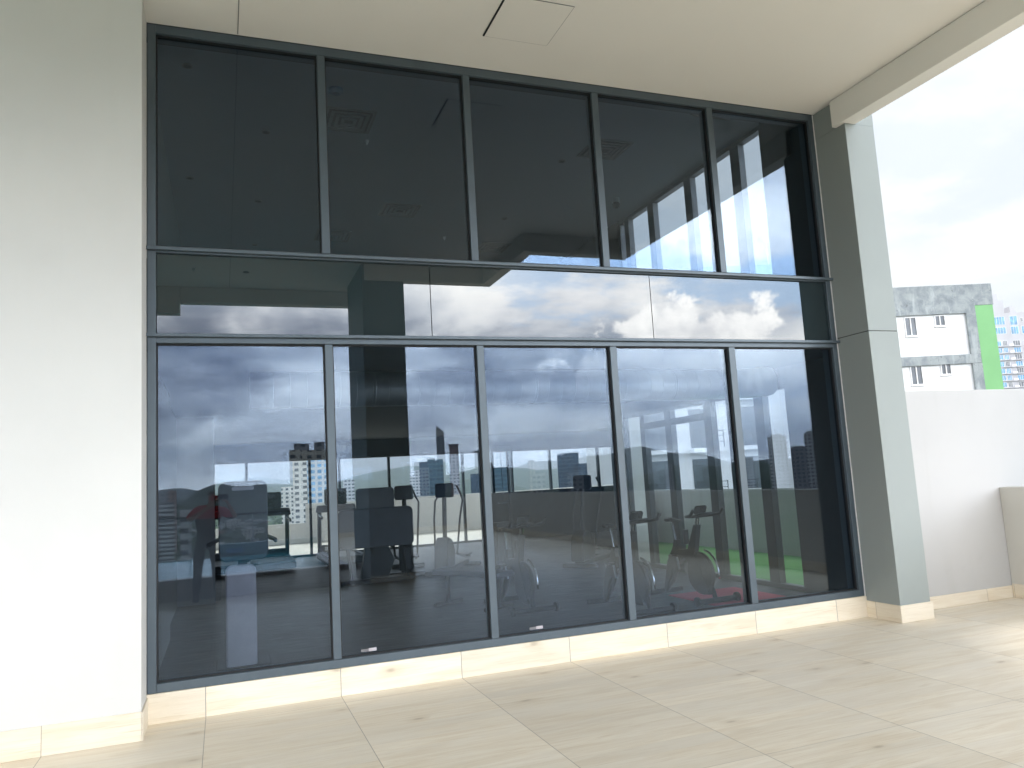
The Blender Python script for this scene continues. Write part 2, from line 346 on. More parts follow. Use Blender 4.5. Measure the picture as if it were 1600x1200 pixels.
# ------------------------------------------------------------------ mesh helpers
class MB:
    def __init__(s): s.v = []; s.f = []
    def add(s, vs, fs):
        k = len(s.v); s.v += [tuple(a) for a in vs]; s.f += [tuple(i+k for i in f) for f in fs]; return s
    def box(s, x0, x1, y0, y1, z0, z1):
        return s.add([(x0,y0,z0),(x1,y0,z0),(x1,y1,z0),(x0,y1,z0),(x0,y0,z1),(x1,y0,z1),(x1,y1,z1),(x0,y1,z1)],
                     [(0,3,2,1),(4,5,6,7),(0,1,5,4),(1,2,6,5),(2,3,7,6),(3,0,4,7)])
    def prism(s, poly, z0, z1):
        n = len(poly)
        return s.add([(x,y,z0) for x,y in poly]+[(x,y,z1) for x,y in poly],
                     [tuple(range(n-1,-1,-1)), tuple(range(n,2*n))]+[(i,(i+1)%n,n+(i+1)%n,n+i) for i in range(n)])
    def tube(s, pts, r, n=10, cap=True):
        pts = [Vector(p) for p in pts]; rs = r if isinstance(r, (list, tuple)) else [r]*len(pts); rings = []
        ref = None
        for i, p in enumerate(pts):
            d = (pts[min(i+1, len(pts)-1)]-pts[max(i-1, 0)]).normalized()
            if ref is None: ref = d.orthogonal().normalized()
            a = (ref-d*ref.dot(d)).normalized(); ref = a; b = d.cross(a)
            rings.append([p+(a*math.cos(2*PI*k/n)+b*math.sin(2*PI*k/n))*rs[i] for k in range(n)])
        fs = [(i*n+k, i*n+(k+1)%n, (i+1)*n+(k+1)%n, (i+1)*n+k) for i in range(len(pts)-1) for k in range(n)]
        if cap: fs += [tuple(range(n-1,-1,-1)), tuple((len(pts)-1)*n+k for k in range(n))]
        return s.add([q for r_ in rings for q in r_], fs)
    def slab(s, outline, axis, a, b):
        """closed 2-D outline extruded along an axis (0,1,2) from a to b"""
        def P(u, v, w): return [(w,u,v),(u,w,v),(u,v,w)][axis]
        n = len(outline)
        return s.add([P(u,v,a) for u,v in outline]+[P(u,v,b) for u,v in outline],
                     [tuple(range(n-1,-1,-1)), tuple(range(n,2*n))]+[(i,(i+1)%n,n+(i+1)%n,n+i) for i in range(n)])
    def blob(s, c, r, seg=8, rings=6, jit=0.):
        vs = [(c[0],c[1],c[2]-r[2])]
        for i in range(1, rings):
            th = PI*i/rings-PI/2
            for k in range(seg):
                ph = 2*PI*k/seg; j = 1+random.uniform(-jit, jit)
                vs.append((c[0]+r[0]*math.cos(th)*math.cos(ph)*j, c[1]+r[1]*math.cos(th)*math.sin(ph)*j, c[2]+r[2]*math.sin(th)*j))
        vs.append((c[0],c[1],c[2]+r[2])); T = len(vs)-1
        fs = [(0, 1+(k+1)%seg, 1+k) for k in range(seg)]
        for i in range(rings-2):
            for k in range(seg):
                a = 1+i*seg; fs.append((a+k, a+(k+1)%seg, a+seg+(k+1)%seg, a+seg+k))
        a = 1+(rings-2)*seg; fs += [(a+k, a+(k+1)%seg, T) for k in range(seg)]
        return s.add(vs, fs)
    def build(s, name, m, parent=None, bevel=0., smooth=False, mats=None, mi=None, seg=2):
        me = bpy.data.meshes.new(name); me.from_pydata(s.v, [], s.f); me.update()
        bm = bmesh.new(); bm.from_mesh(me); bmesh.ops.recalc_face_normals(bm, faces=bm.faces[:]); bm.to_mesh(me); bm.free()
        for mm in (mats or [m]): me.materials.append(mm)
        if mi: 
            for p_, i in zip(me.polygons, mi): p_.material_index = i
        o = bpy.data.objects.new(name, me); COL.objects.link(o)
        if parent: o.parent = parent
        if smooth:
            for p_ in me.polygons: p_.use_smooth = True
        if bevel:
            b = o.modifiers.new('bevel', 'BEVEL'); b.width = bevel; b.segments = seg; b.limit_method = 'ANGLE'
        return o
def ring(mb, c, R, r, axis=0, n=28, m=8):
    pts = []
    for i in range(n):
        for j in range(m):
            a, b = 2*PI*i/n, 2*PI*j/m; q = R+r*math.cos(b); u, v, w = q*math.cos(a), q*math.sin(a), r*math.sin(b)
            P = [(w,u,v),(u,w,v),(u,v,w)][axis]; pts.append((c[0]+P[0],c[1]+P[1],c[2]+P[2]))
    mb.add(pts, [(i*m+j, ((i+1)%n)*m+j, ((i+1)%n)*m+(j+1)%m, i*m+(j+1)%m) for i in range(n) for j in range(m)])
def tag(o, label=None, cat=None, group=None, kind=None):
    if label: o['label'] = label
    if cat: o['category'] = cat
    if group: o['group'] = group
    if kind: o['kind'] = kind
    return o
def thing(name, label, cat, loc=(0,0,0), rz=0., group=None):
    o = bpy.data.objects.new(name, None); COL.objects.link(o); o.empty_display_size = .2
    o.location = loc; o.rotation_euler = (0,0,rz); return tag(o, label, cat, group)
KIDS = {}
def kids(o): return [c for c in COL.objects if c.parent == o]
def dup(o, loc=None, rz=None, label=None, parent=None):
    c = o.copy(); COL.objects.link(c); c.parent = parent
    if loc is not None: c.location = loc
    if rz is not None: c.rotation_euler = (0,0,rz)
    if label: c['label'] = label
    for k in kids(o): dup(k, parent=c)
    return c
def struct(name, mb, m, bevel=0.):
    return tag(mb.build(name, m, bevel=bevel), kind='structure')

ZC = 5.40          # soffit height
GZ = -45.0         # city ground level
# ------------------------------------------------------------------ terrace floor
struct('terrace_floor', MB().prism([(-6,0.0),(-6,-7.04),(2.02,-7.04),(2.02,-20.2),(8.30,-20.2),(8.30,0.0)], -.25, 0.0), wood_floor)

# soffit of the roof over the terrace, with beams round its edge
roof_poly = [(-6,.0),(6.30,.0),(6.30,-4.55),(4.62,-4.55),(4.62,-6.60),(2.9,-6.60),(2.9,-8.60),(-6,-8.60)]
rt = thing('terrace_roof', 'pale painted flat roof over the terrace with dropped edge beams', 'roof', (0,0,ZC))
MB().prism(roof_poly, .004, .40).build('soffit', soffit_paint, rt)
bm_ = MB()
def beam(x0, x1, y0, y1, drop=.29): bm_.box(x0, x1, y0, y1, -drop, -.001)
beam(6.11, 6.30, -4.55, -.30); beam(4.62, 6.108, -4.55, -4.36); beam(4.43, 4.617, -6.60, -4.36); beam(2.30, 4.427, -6.60, -6.42)
beam(-.68, 2.9, -8.60, -8.40); beam(-6, -.683, -8.60, -8.38, .50)
bm_.build('edge_beam', soffit_paint, rt, bevel=.006)
MB().box(.157, .163, -8.36, -.02, -.0015, .0035).build('joint', grey_plastic, rt)
ap = MB().box(2.155, 2.735, -1.11, -.53, -.006, .003).build('access_panel', soffit_paint, rt, bevel=.002)
g = MB().box(2.140, 2.153, -1.115, -.525, -.004, .0035); g.build('shadow_gap', black_seal, ap)
g = MB().box(2.155, 2.737, -.528, -.525, -.003, .0035); g.box(2.155, 2.737, -1.114, -1.111, -.003, .0035); g.box(2.7365, 2.739, -1.112, -.528, -.003, .0035); g.build('edge_line', grey_plastic, ap)
def downlight(x, y, z, label, group, hole=True):
    d = thing('downlight', label, 'downlight', (x, y, z), 0, group)
    r = MB(); n = 20
    r.tube([(0,0,.0),(0,0,-.008)], .055, n); r.build('trim_ring', grey_plastic, d)
    MB().tube([(0,0,-.0085),(0,0,-.011)], .036, n).build('lens', black_plastic, d); return d
downlight(.42, -7.27, ZC+.003, 'round recessed downlight in the terrace soffit above the pool edge', 'terrace downlights')
sp_ = thing('sprinkler', 'small sprinkler head on the terrace soffit left of the downlight', 'sprinkler', (-.41, -7.15, ZC+.003))
MB().tube([(0,0,0),(0,0,-.05)], [.022,.01]).build('sprinkler_head', steel, sp_)

# ------------------------------------------------------------------ left white wall
lw = thing('white_wall', 'tall white painted wall at the left of the dark window', 'wall', (-3.2, -.19, 0))
MB().box(-2.8, 2.67, -.19, .19, .0, ZC+.003).build('wall_face', white_paint, lw, bevel=.004)
k = MB(); k.box(-2.79, 2.678, -.202, -.1905, .001, .19); k.box(2.671, 2.682, -.202, .187, .001, .19); k.build('skirting', wood_xz, lw, bevel=.002)

# ------------------------------------------------------------------ window wall
ww = thing('window_wall', 'large dark grey framed glass wall of tinted panes mirroring the sky', 'window', (2.8, .06, 0))
OX, OY = 2.8, .06
def wx(mb): mb.v = [(a-OX, b-OY, c) for a, b, c in mb.v]; return mb
fr = MB(); fr.box(-.525,-.465,.0,.16,.211,5.395); fr.box(6.085,6.145,.0,.16,.211,5.395)
fr.box(-.4645,6.0845,.0,.16,5.325,5.395); fr.box(-.4645,6.0845,.0,.16,.211,.275)
wx(fr).build('outer_frame', alu, ww, bevel=.003)
for z0, z1 in ((3.505, 3.558), (2.79, 2.865)):
    m_ = MB(); m_.box(-.4645, 6.0845, .001, .14, z0, z1)
    wx(m_).build('transom', alu, ww, bevel=.003)
    m_ = MB(); 
    if z0 > 3: m_.box(-.53, 6.17, -.035, .0, 3.518, 3.545)
    else: m_.box(-.53, 6.17, -.035, .0, 2.835, 2.862); 
    wx(m_).build('drip_rail', alu, ww, bevel=.003)
mx_up = [(.80,.866),(2.11,2.176),(3.43,3.50),(4.762,4.832)]; mx_lo = [(.80,.862),(2.112,2.176),(3.43,3.50),(4.765,4.84)]
for (a, b), (c, d) in zip(mx_up, mx_lo):
    wx(MB().box(a, b, .004, .14, 3.56, 5.3235)).build('mullion', alu, ww, bevel=.003)
    wx(MB().box(c, d, .004, .14, .277, 2.788)).build('mullion', alu, ww, bevel=.003)
def panes(edges, z0, z1):
    for a, b in edges:
        gl_ = wx(MB().box(a+.008, b-.008, .045, .055, z0+.008, z1-.008)).build('glass_pane', tint_glass, ww); gl_.rotation_euler = (random.uniform(-.0004,.0004), 0, random.uniform(-.0005,.0005))
        g = MB(); w = .009
        for bx in ((a,a+w,.03,.07,z0,z1),(b-w,b,.03,.07,z0,z1),(a+w+.0005,b-w-.0005,.03,.07,z0,z0+w),(a+w+.0005,b-w-.0005,.03,.07,z1-w,z1)): g.box(*bx)
        wx(g).build('glazing_seal', black_seal, ww)
panes([(-.464,.799),(.867,2.109),(2.177,3.429),(3.501,4.761),(4.833,6.084)], 3.56, 5.324)
panes([(-.464,.799),(.863,2.111),(2.177,3.429),(3.501,4.764),(4.841,6.084)], .277, 2.788)
for a, b in ((-.46,1.717),(1.724,3.927),(3.934,6.085)):
    wx(MB().box(a, b, .030, .042, 2.868, 3.502)).build('spandrel_panel', span_glass, ww)
wx(MB().box(-.465, 6.086, .06, .13, 2.868, 3.498)).build('backing_panel', black_seal, ww)
for a in (1.02, 2.47):
    s_ = MB(); s_.box(a, a+.06, .0415, .0425, .300, .322); wx(s_).build('sticker', grey_plastic, ww)
    s_ = MB(); s_.box(a+.062, a+.125, .0415, .0425, .300, .325); wx(s_).build('sticker', lilac_pad, ww)
# white sealant bead at the right side and the tiled kerb below
wx(MB().box(6.1455,6.156,-.004,.02,.0,5.398)).build('sealant_bead', white_alu, ww)
kb = MB(); kb.box(-.53, 6.156, -.012, .02, .0, .2095); wx(kb).build('tiled_kerb', wood_xz, ww, bevel=.003)
jj = MB()
for i in range(0, 7):
    xj = -.133+.982*i
    jj.box(xj-.0016, xj+.0016, -.0126, -.0118, .001, .208)
wx(jj).build('grout_joint', grey_plastic, ww)

# ------------------------------------------------------------------ grey-green column at the right end
cl = thing('grey_green_column', 'grey-green painted column between the window wall and the white wall', 'column', (6.36, -.2, 0))
MB().box(-.20, .19, -.23, .199, 0, 2.885).build('shaft', green_paint, cl, bevel=.004)
MB().box(-.20, .19, -.23, .199, 2.892, 5.11).build('shaft', green_paint, cl, bevel=.004)
MB().box(-.195, .185, -.225, .19, 2.8855, 2.8915).build('joint', black_seal, cl)
MB().box(-.20, -.057, -.095, .195, 5.1105, ZC).build('shaft', green_paint, cl)
MB().box(-.055, .19, -.23, .199, 5.1102, 5.80).build('shaft', green_paint, cl)
k = MB(); k.box(-.215, .205, -.245, -.2305, .001, .165); k.build('skirting', wood_xz, cl, bevel=.002)
k = MB(); k.box(-.215, -.2005, -.2302, .188, .001, .165); k.build('skirting', wood_yz, cl, bevel=.002)
# free-standing column out at the roof edge, seen only as a reflection
c2 = thing('roof_edge_column', 'broad dark grey-green column carrying the terrace roof beside the pool', 'column', (2.62, -7.24, 0))
MB().box(-.36, .36, -.80, .80, .0, ZC-.001).build('shaft', green_paint, c2, bevel=.005)
k = MB(); k.box(-.375, .375, .8005, .813, .001, .165); k.build('skirting', wood_xz, c2)

# ------------------------------------------------------------------ white walls at the right
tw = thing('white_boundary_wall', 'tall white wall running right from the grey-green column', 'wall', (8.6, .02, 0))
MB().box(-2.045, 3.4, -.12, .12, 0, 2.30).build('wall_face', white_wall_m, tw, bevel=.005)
MB().box(-2.043, -.476, -.132, -.1205, .001, .13).build('skirting', wood_xz, tw, bevel=.002)
pr = thing('side_parapet', 'low cream parapet along the right side of the terrace', 'parapet', (8.21, -10.2, 0))
MB().box(-.09, .09, -10, 10.098, .0, 1.20).build('wall_face', cream_paint, pr, bevel=.006)
MB().box(-.101, -.0905, -9.9, 10.085, .001, .15).build('skirting', wood_yz, pr, bevel=.002)
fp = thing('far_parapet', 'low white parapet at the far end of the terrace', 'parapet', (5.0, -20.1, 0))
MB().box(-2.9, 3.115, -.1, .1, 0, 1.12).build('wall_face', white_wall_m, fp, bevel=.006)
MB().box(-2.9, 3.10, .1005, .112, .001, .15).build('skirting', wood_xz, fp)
ip = thing('pool_side_parapet', 'low white parapet between the terrace and the drop beyond the pool', 'parapet', (2.12, -16.2, 0))
MB().box(-.09, .09, -3.78, 3.9, .0, 1.12).build('wall_face', white_wall_m, ip, bevel=.006)

# ------------------------------------------------------------------ pool
pw = thing('swimming_pool', 'raised blue pool with pale tiled edge behind the photographer', 'pool', (-2, -9.5, 0))
s_ = MB(); s_.box(-4, 4.0, 2.12, 2.44, -.3, .33); s_.box(3.70, 4.0, -2.4, 2.1195, -.3, .33); s_.build('pool_wall', pool_tile, pw, bevel=.008)
MB().box(-4, 3.699, -2.3, 2.119, -.3, .285).build('water', water_m, pw)
MB().box(1.85, 4.0, -2.62, -2.41, -.3, .56).build('raised_wall', pool_blue, pw, bevel=.006)
MB().box(-4, 1.849, -2.42, -2.31, -.3, .30).build('infinity_edge', pool_tile, pw)
MB().box(2.05, 2.40, -2.409, -2.39, .36, .46).build('pool_light', blue_glass, pw)
rl = thing('glass_railing', 'clear glass balustrade with a thin dark top rail beyond the pool', 'railing', (-2, -12.3, 0))
MB().tube([(-4,0,1.19),(4.0,0,1.19)], .022, 8).build('top_rail', alu_dark, rl)
MB().box(-4, 4.0, -.006, .006, .05, 1.16).build('glass_panel', clear_glass, rl)
for i in range(7): MB().box(-3.9+i*1.3, -3.87+i*1.3, -.02, .02, -.25, 1.17).build('post', steel, rl)

# ------------------------------------------------------------------ gym interior
struct('gym_floor', MB().prism([(-.65,.17),(6.75,.17),(6.75,6.02),(7.0,6.02),(11.3,13.6),(11.3,13.8),(-.65,13.8)], -.2, .0), rubber_floor_m)
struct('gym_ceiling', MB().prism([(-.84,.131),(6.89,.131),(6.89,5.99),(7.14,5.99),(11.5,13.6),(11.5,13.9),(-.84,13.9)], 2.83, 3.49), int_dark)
struct('upper_ceiling', MB().box(-.84, 6.98, .05, 9.5, 6.12, 6.3), int_ceiling)
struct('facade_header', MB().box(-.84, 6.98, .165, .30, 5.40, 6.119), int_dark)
gb = thing('gym_wall', 'plain painted inner walls of the gym behind the glass', 'wall', (0, 7, 0))
g = MB(); g.box(-.85,-.652,-6.83,7.0,-.1,6.15); g.box(-.651,-.58,-6.83,-3.4,0,2.85); g.box(-.651,-.12,-.55,-.35,0,2.85)
g.build('side_wall', int_paint, gb)
g = MB(); g.box(-.7,6.95,2.2,2.4,3.47,6.15); g.build('back_wall', int_paint, gb)
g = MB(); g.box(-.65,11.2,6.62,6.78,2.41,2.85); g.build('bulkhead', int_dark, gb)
g = MB(); g.box(6.752,6.90,-6.83,-5.42,0,2.85); g.box(6.752,6.90,-6.83,-5.42,3.47,6.14); g.box(6.752,6.90,-1.42,2.19,3.47,6.14); g.box(6.752,6.90,-5.419,-1.0,2.62,2.85)
g.box(6.1455,6.80,-6.98,-6.84,0,6.14)
g.build('pier', int_dark, gb)
g = MB(); g.prism([(6.755,-1.05),(7.15,-1.05),(11.75,6.9),(11.35,6.9),(6.93,-.9),(6.755,-.9)],0,3.5); g.build('outer_wall', cream_paint, gb)
sw = thing('side_window', 'tall dark mullioned window in the gym side wall overlooking the turf', 'window', (6.82, 3.6, 0))
for z0, z1 in ((.0, 2.62), (3.485, 6.10)):
    f_ = MB()
    for a, b in ((-2.018,-1.97),(-1.52,-1.33),(-.33,-.15),(.78,.96),(1.62,1.76),(2.33 if z0 < 1 else 1.94, 2.39 if z0 < 1 else 1.98)): f_.box(-.05,.05,a,b,z0+.06,z1-.06)
    f_.box(-.055,.055,-2.018,2.39 if z0 < 1 else 1.98,z0,z0+.059); f_.box(-.055,.055,-2.018,2.39 if z0 < 1 else 1.98,z1-.059,z1)
    if z0 < 1: f_.box(-.052,.052,-.149,1.619,2.32,2.42)
    f_.build('frame', alu_dark, sw)
    MB().box(-.004,.004,-1.969,2.32 if z0 < 1 else 1.93,z0+.062,z1-.062).build('glass_pane', clear_glass, sw)
MB().box(6.5, 11.2, 6.45, 6.60, 0, 1.26).build('equipment_stand_in', int_dark, gb)  # added dark slab standing in for the rows of equipment against the window
bw = thing('rear_window', 'long dark framed window along the back of the gym', 'window', (5.2, 13.7, 0))
f_ = MB()
for x in (-5.40,-4.65,-3.15,-2.42,-1.15,.85,1.7,2.25,3.4,4.9,5.9): f_.box(x-.03, x+.03, -.05, .05, .05, 2.36)
f_.box(-5.4,5.95,-.055,.055,0,.0495); f_.box(-5.4,5.95,-.055,.055,2.3605,2.405); f_.build('frame', alu_dark, bw)
MB().box(-5.37,5.9,-.004,.004,.055,2.355).build('glass_pane', clear_glass, bw)
# balcony behind the gym
struct('rear_balcony_floor', MB().box(-3, 14, 13.81, 19.3, -.25, -.01), wood_floor)
rp = thing('rear_parapet', 'cream parapet of the balcony beyond the gym rear window', 'parapet', (8, 19.1, 0))
MB().box(-5.55, 6, -.1, .1, 0, 1.20).build('wall_face', cream_paint, rp)
MB().box(-11, -5.551, -.1, .1, 0, .62).build('low_wall', cream_paint, rp)
# turf court outside the side window
struct('turf_lawn', MB().prism([(6.905,.141),(9.25,.141),(9.25,9.4),(9.0,9.4),(7.18,5.95),(6.905,5.94)], -.2, .006), turf_m)
tp = thing('court_parapet', 'pale parapet around the green turf beyond the gym side window', 'parapet', (9.33, 3.1, 0))
MB().box(-.08,.08,-2.95,6.4,0,1.17).build('wall_face', white_wall_m, tp)

# duct
du = thing('spiral_duct', 'galvanised round ventilation duct hanging under the lower gym ceiling', 'duct', (3.3, 1.72, 2.63))
pts = [(-3.03,0,0),(2.75,0,0)]+[(2.75+.3*math.sin(a*PI/12), -.3+.3*math.cos(a*PI/12), 0) for a in range(1, 7)]
m_ = MB(); m_.tube(pts, .185, 40); dp_ = m_.build('duct_pipe', duct_m, du, smooth=True)
m_ = MB(); x = -2.82
while x < 2.75:
    ring(m_, (x,0,0), .186, .0035, 0, 40, 6)
    if int(x*10) % 9 == 0: ring(m_, (x+.03,0,0), .187, .006, 0, 40, 6)
    x += .165
m_.build('seam', duct_m, du, smooth=True)
for x in (-2.6,-.9,.9,2.4):
    h = MB(); h.tube([(x,0,.193),(x,0,.21)], .006, 6); h.build('hanger', steel, du)
# ceiling fittings of the upper room
for i, (x, y) in enumerate([(.56,3.31),(.57,5.78),(-.39,5.04),(.6,8.03),(4.66,5.81),(4.65,3.32),(-.3,1.92)]):
    lb = ['round recessed downlight on the upper ceiling behind the left top pane, upper one','round recessed downlight low behind the left top pane','small downlight at the far left of the upper ceiling','lowest downlight behind the left top pane','lower downlight behind the middle top pane','upper downlight behind the middle top pane','faint downlight near the top frame of the left top pane'][i]
    downlight(x, y, 6.121, lb, 'upper room downlights')
def vent(x, y, label):
    v_ = thing('ceiling_vent', label, 'vent', (x, y, 6.12), 0, 'upper ceiling vents')
    b = MB(); r = .30
    for q in range(4):
        a = r-q*.07; b_ = a-.035; z = -.012-q*.006
        for bx in ((-a,a,-a,-b_),(-a,a,b_,a),(-a,-b_,-b_+.0005,b_-.0005),(b_,a,-b_+.0005,b_-.0005)): b.box(*bx, z, z+.012)
    b.build('louvre', grey_plastic, v_); MB().box(-.29,.29,-.29,.29,-.004,.0).build('back_plate', black_plastic, v_)
for x, y, l in [(1.51,2.76,'square louvred vent on the upper ceiling, nearest behind the second top pane'),(2.79,5.75,'square ceiling vent low behind the second top pane'),(5.08,2.8,'square ceiling vent behind the mullion of the fourth top pane'),
                (5.0,7.44,'square ceiling vent low behind the third top pane'),(1.9,7.27,'square ceiling vent at the foot of the first and second top panes'),(6.0,1.3,'square ceiling vent at the top of the last top pane')]: vent(x, y, l)
sd_ = thing('smoke_detector', 'round bluish smoke detector near the louvred vent', 'detector', (1.26,2.04,6.12))
MB().tube([(0,0,0),(0,0,-.03),(0,0,-.055)], [.085,.085,.05], 20).build('detector_body', simple('blue_plastic', (.06,.14,.24), .4), sd_)
for x, y, l in [(1.82,3.28,'small sprinkler head on the upper ceiling beside the louvred vent'),(3.9,7.0,'small sprinkler head on the upper ceiling behind the middle top pane')]:
    s1 = thing('sprinkler', l, 'sprinkler', (x,y,6.12), 0, 'upper ceiling sprinklers'); MB().tube([(0,0,0),(0,0,-.06)], [.035,.012]).build('sprinkler_head', steel, s1)
cc = thing('dome_camera', 'small white security camera on the upper ceiling by the side window', 'camera', (6.15,4.5,6.12))
MB().tube([(0,0,0),(0,0,-.08)], [.06,.06], 16).build('mount', white_alu, cc); MB().blob((0,0,-.12), (.06,.06,.06), 14, 8).build('dome', black_plastic, cc, smooth=True)
# red mat
rm = MB().box(5.35, 6.35, 1.42, 2.50, .002, .014).build('exercise_mat', red_mat_m, bevel=.003); tag(rm, 'flat pinkish red exercise mat on the dark gym floor', 'mat')

# ------------------------------------------------------------------ gym equipment
def rbox(w, h, r, n=5):
    out = []
    for cx, cy, a0 in ((w/2-r, h/2-r, 0), (-w/2+r, h/2-r, 90), (-w/2+r, -h/2+r, 180), (w/2-r, -h/2+r, 270)):
        for i in range(n+1):
            a = math.radians(a0+90*i/n); out.append((cx+r*math.cos(a), cy+r*math.sin(a)))
    return out
def spin_bike():
    t = thing('spin_bike', 'black indoor cycling bike beside the red mat', 'exercise bike', (5.42, 2.1, 0), 0, 'indoor bikes in a row behind the glass')
    f = MB()      # front is -y
    f.slab([(-.42,.10),(-.36,.10),(.02,.52),(.30,.34),(.46,.07),(.52,.07),(.40,.44),(.26,.62),(.22,.72),(.15,.72),(.14,.60),(-.06,.62),(-.22,.92),(-.29,.92),(-.20,.58)], 0, -.035, .035)
    f.build('frame', black_plastic, t, bevel=.008)
    f = MB(); f.tube([(-.28,-.52,.05),(.28,-.52,.05)], .032, 12); f.build('stabiliser', black_plastic, t, smooth=False)
    f = MB(); f.tube([(-.24,.52,.05),(.24,.52,.05)], .032, 12); f.build('stabiliser', black_plastic, t)
    for x in (-.30, .27):
        w = MB(); w.tube([(x,-.53,.06),(x+.03,-.53,.06)], .055, 16); w.build('transport_wheel', rubber, t)
    MB().tube([(0,-.50,.06),(0,-.40,.30),(0,-.36,.50)], .028, 10).build('front_fork', black_plastic, t); MB().tube([(0,.50,.06),(0,.34,.20),(0,.20,.42)], .028, 10).build('rear_fork', black_plastic, t)
    fl = MB(); fl.tube([(-.03,-.26,.34),(.03,-.26,.34)], .235, 36); fw = fl.build('flywheel', black_plastic, t)
    rr = MB(); ring(rr, (0,-.26,.34), .235, .022); rr.build('rim', black_plastic, fw, smooth=True)
    gd = MB(); gd.tube([(.055,-.26+.27*math.cos(a),.34+.27*math.sin(a)) for a in [math.radians(x) for x in range(95,200,12)]], .014, 8); gd.build('chrome_guard', chrome, t, smooth=True)
    cg = MB(); cg.slab([(-.10+.25*math.cos(a), .36+.13*math.sin(a)) for a in [2*PI*i/24 for i in range(24)]], 0, .04, .075); cg.build('chain_guard', grey_plastic, t, bevel=.01)
    MB().tube([(.08,.10,.36),(.10,.10,.20),(.10,.10,.19)], .014, 8).build('crank', steel, t); MB().tube([(-.06,.10,.36),(-.09,.10,.53)], .014, 8).build('crank', steel, t)
    for x, z in ((.15,.185),(-.14,.535)): MB().box(x-.05,x+.05,.06,.14,z-.014,z+.014).build('pedal', black_plastic, t, bevel=.006)
    MB().tube([(0,.20,.66),(0,.27,.93)], .017, 10).build('saddle_post', chrome, t)
    sdl = MB(); n = 20
    sdl.slab([(-.02,.115),(-.0,.14),(.14,.155),(.23,.165),(.27,.14),(.26,.115),(.12,.105)], 0, -.03, .03); sdl.box(-.075,.075,.17,.26,.115,.155)
    sd0 = sdl.build('saddle', rubber, t, bevel=.02, seg=3); sd0.location = (0,.08,.83)
    MB().tube([(0,-.20,.70),(0,-.27,1.0)], .026, 10).build('handlebar_post', chrome, t)
    h = MB(); h.tube([(-.22,-.50,1.11),(-.22,-.44,1.05),(-.20,-.32,1.03),(-.08,-.27,1.02),(.08,-.27,1.02),(.20,-.32,1.03),(.22,-.44,1.05),(.22,-.50,1.11)], .019, 10)
    h.tube([(-.07,-.27,1.02),(-.07,-.46,1.06),(.07,-.46,1.06),(.07,-.27,1.02)], .016, 8); h.build('handlebar', rubber, t, smooth=True)
    cs = MB(); cs.slab(rbox(.17,.11,.025), 1, -.012, .012); c_ = cs.build('console', screen_m, t, bevel=.004); c_.location = (0,-.34,1.10); c_.rotation_euler = (.5,0,0)
    MB().tube([(0,-.12,.62),(0,-.14,.70),(0,-.14,.73)], [.016,.016,.028], 10).build('resistance_knob', red_light, t)
    MB().tube([(.09,.12,.66),(.09,.12,.84)], .035, 12).build('bottle_holder', black_plastic, t)
    return t
bike = spin_bike(); bike.location = (5.42, 2.10, 0); bike.rotation_euler = (0,0,.05)
dup(bike, (4.45, 1.95, 0), .05, 'black indoor cycling bike just left of the one by the red mat')
dup(bike, (3.42, 2.9, 0), .05, 'black indoor cycling bike furthest from the red mat in the row')
def treadmill(x, y, label):
    t = thing('treadmill', label, 'treadmill', (x, y, 0), 0, 'treadmills by the rear window')
    return t
def make_treadmill():
    t = treadmill(.98, 11.2, 'black treadmill left of the other near the gym rear window')
    MB().box(-.42,.42,-.85,1.0,.05,.20).build('deck', black_plastic, t, bevel=.03)
    MB().box(-.27,.27,-.86,.72,.202,.212).build('belt', rubber, t)
    for s in (-1,1):
        MB().box(s*.36-.05,s*.36+.05,-.83,.72,.202,.225).build('side_rail', grey_plastic, t, bevel=.006)
        h = MB(); h.tube([(s*.37,.85,.2),(s*.37,.72,1.18)], .045, 8); h.build('upright', grey_plastic, t)
        h = MB(); h.tube([(s*.37,.78,1.06),(s*.38,.55,1.03),(s*.39,.10,1.02),(s*.39,.02,.98)], .024, 8); h.build('handrail', steel, t, smooth=True)
    MB().slab([(-.45,1.10),(.45,1.10),(.42,1.26),(-.42,1.26)], 1, .60, .80).build('console', black_plastic, t, bevel=.02)
    MB().slab(rbox(.50,.36,.04), 1, -.02, .02).build('screen', screen_m, t, bevel=.005).location = (0,.74,1.44)
    MB().box(-.36,.36,.76,.98,.20,.36).build('motor_cover', grey_plastic, t, bevel=.04)
    return t
tm = make_treadmill()
dup(tm, (2.42, 11.1, 0), 0, 'treadmill directly behind the white shroud of the big machine')
dup(tm, (-.05, 11.3, 0), 0, 'treadmill partly hidden behind the tall dark machine panel')
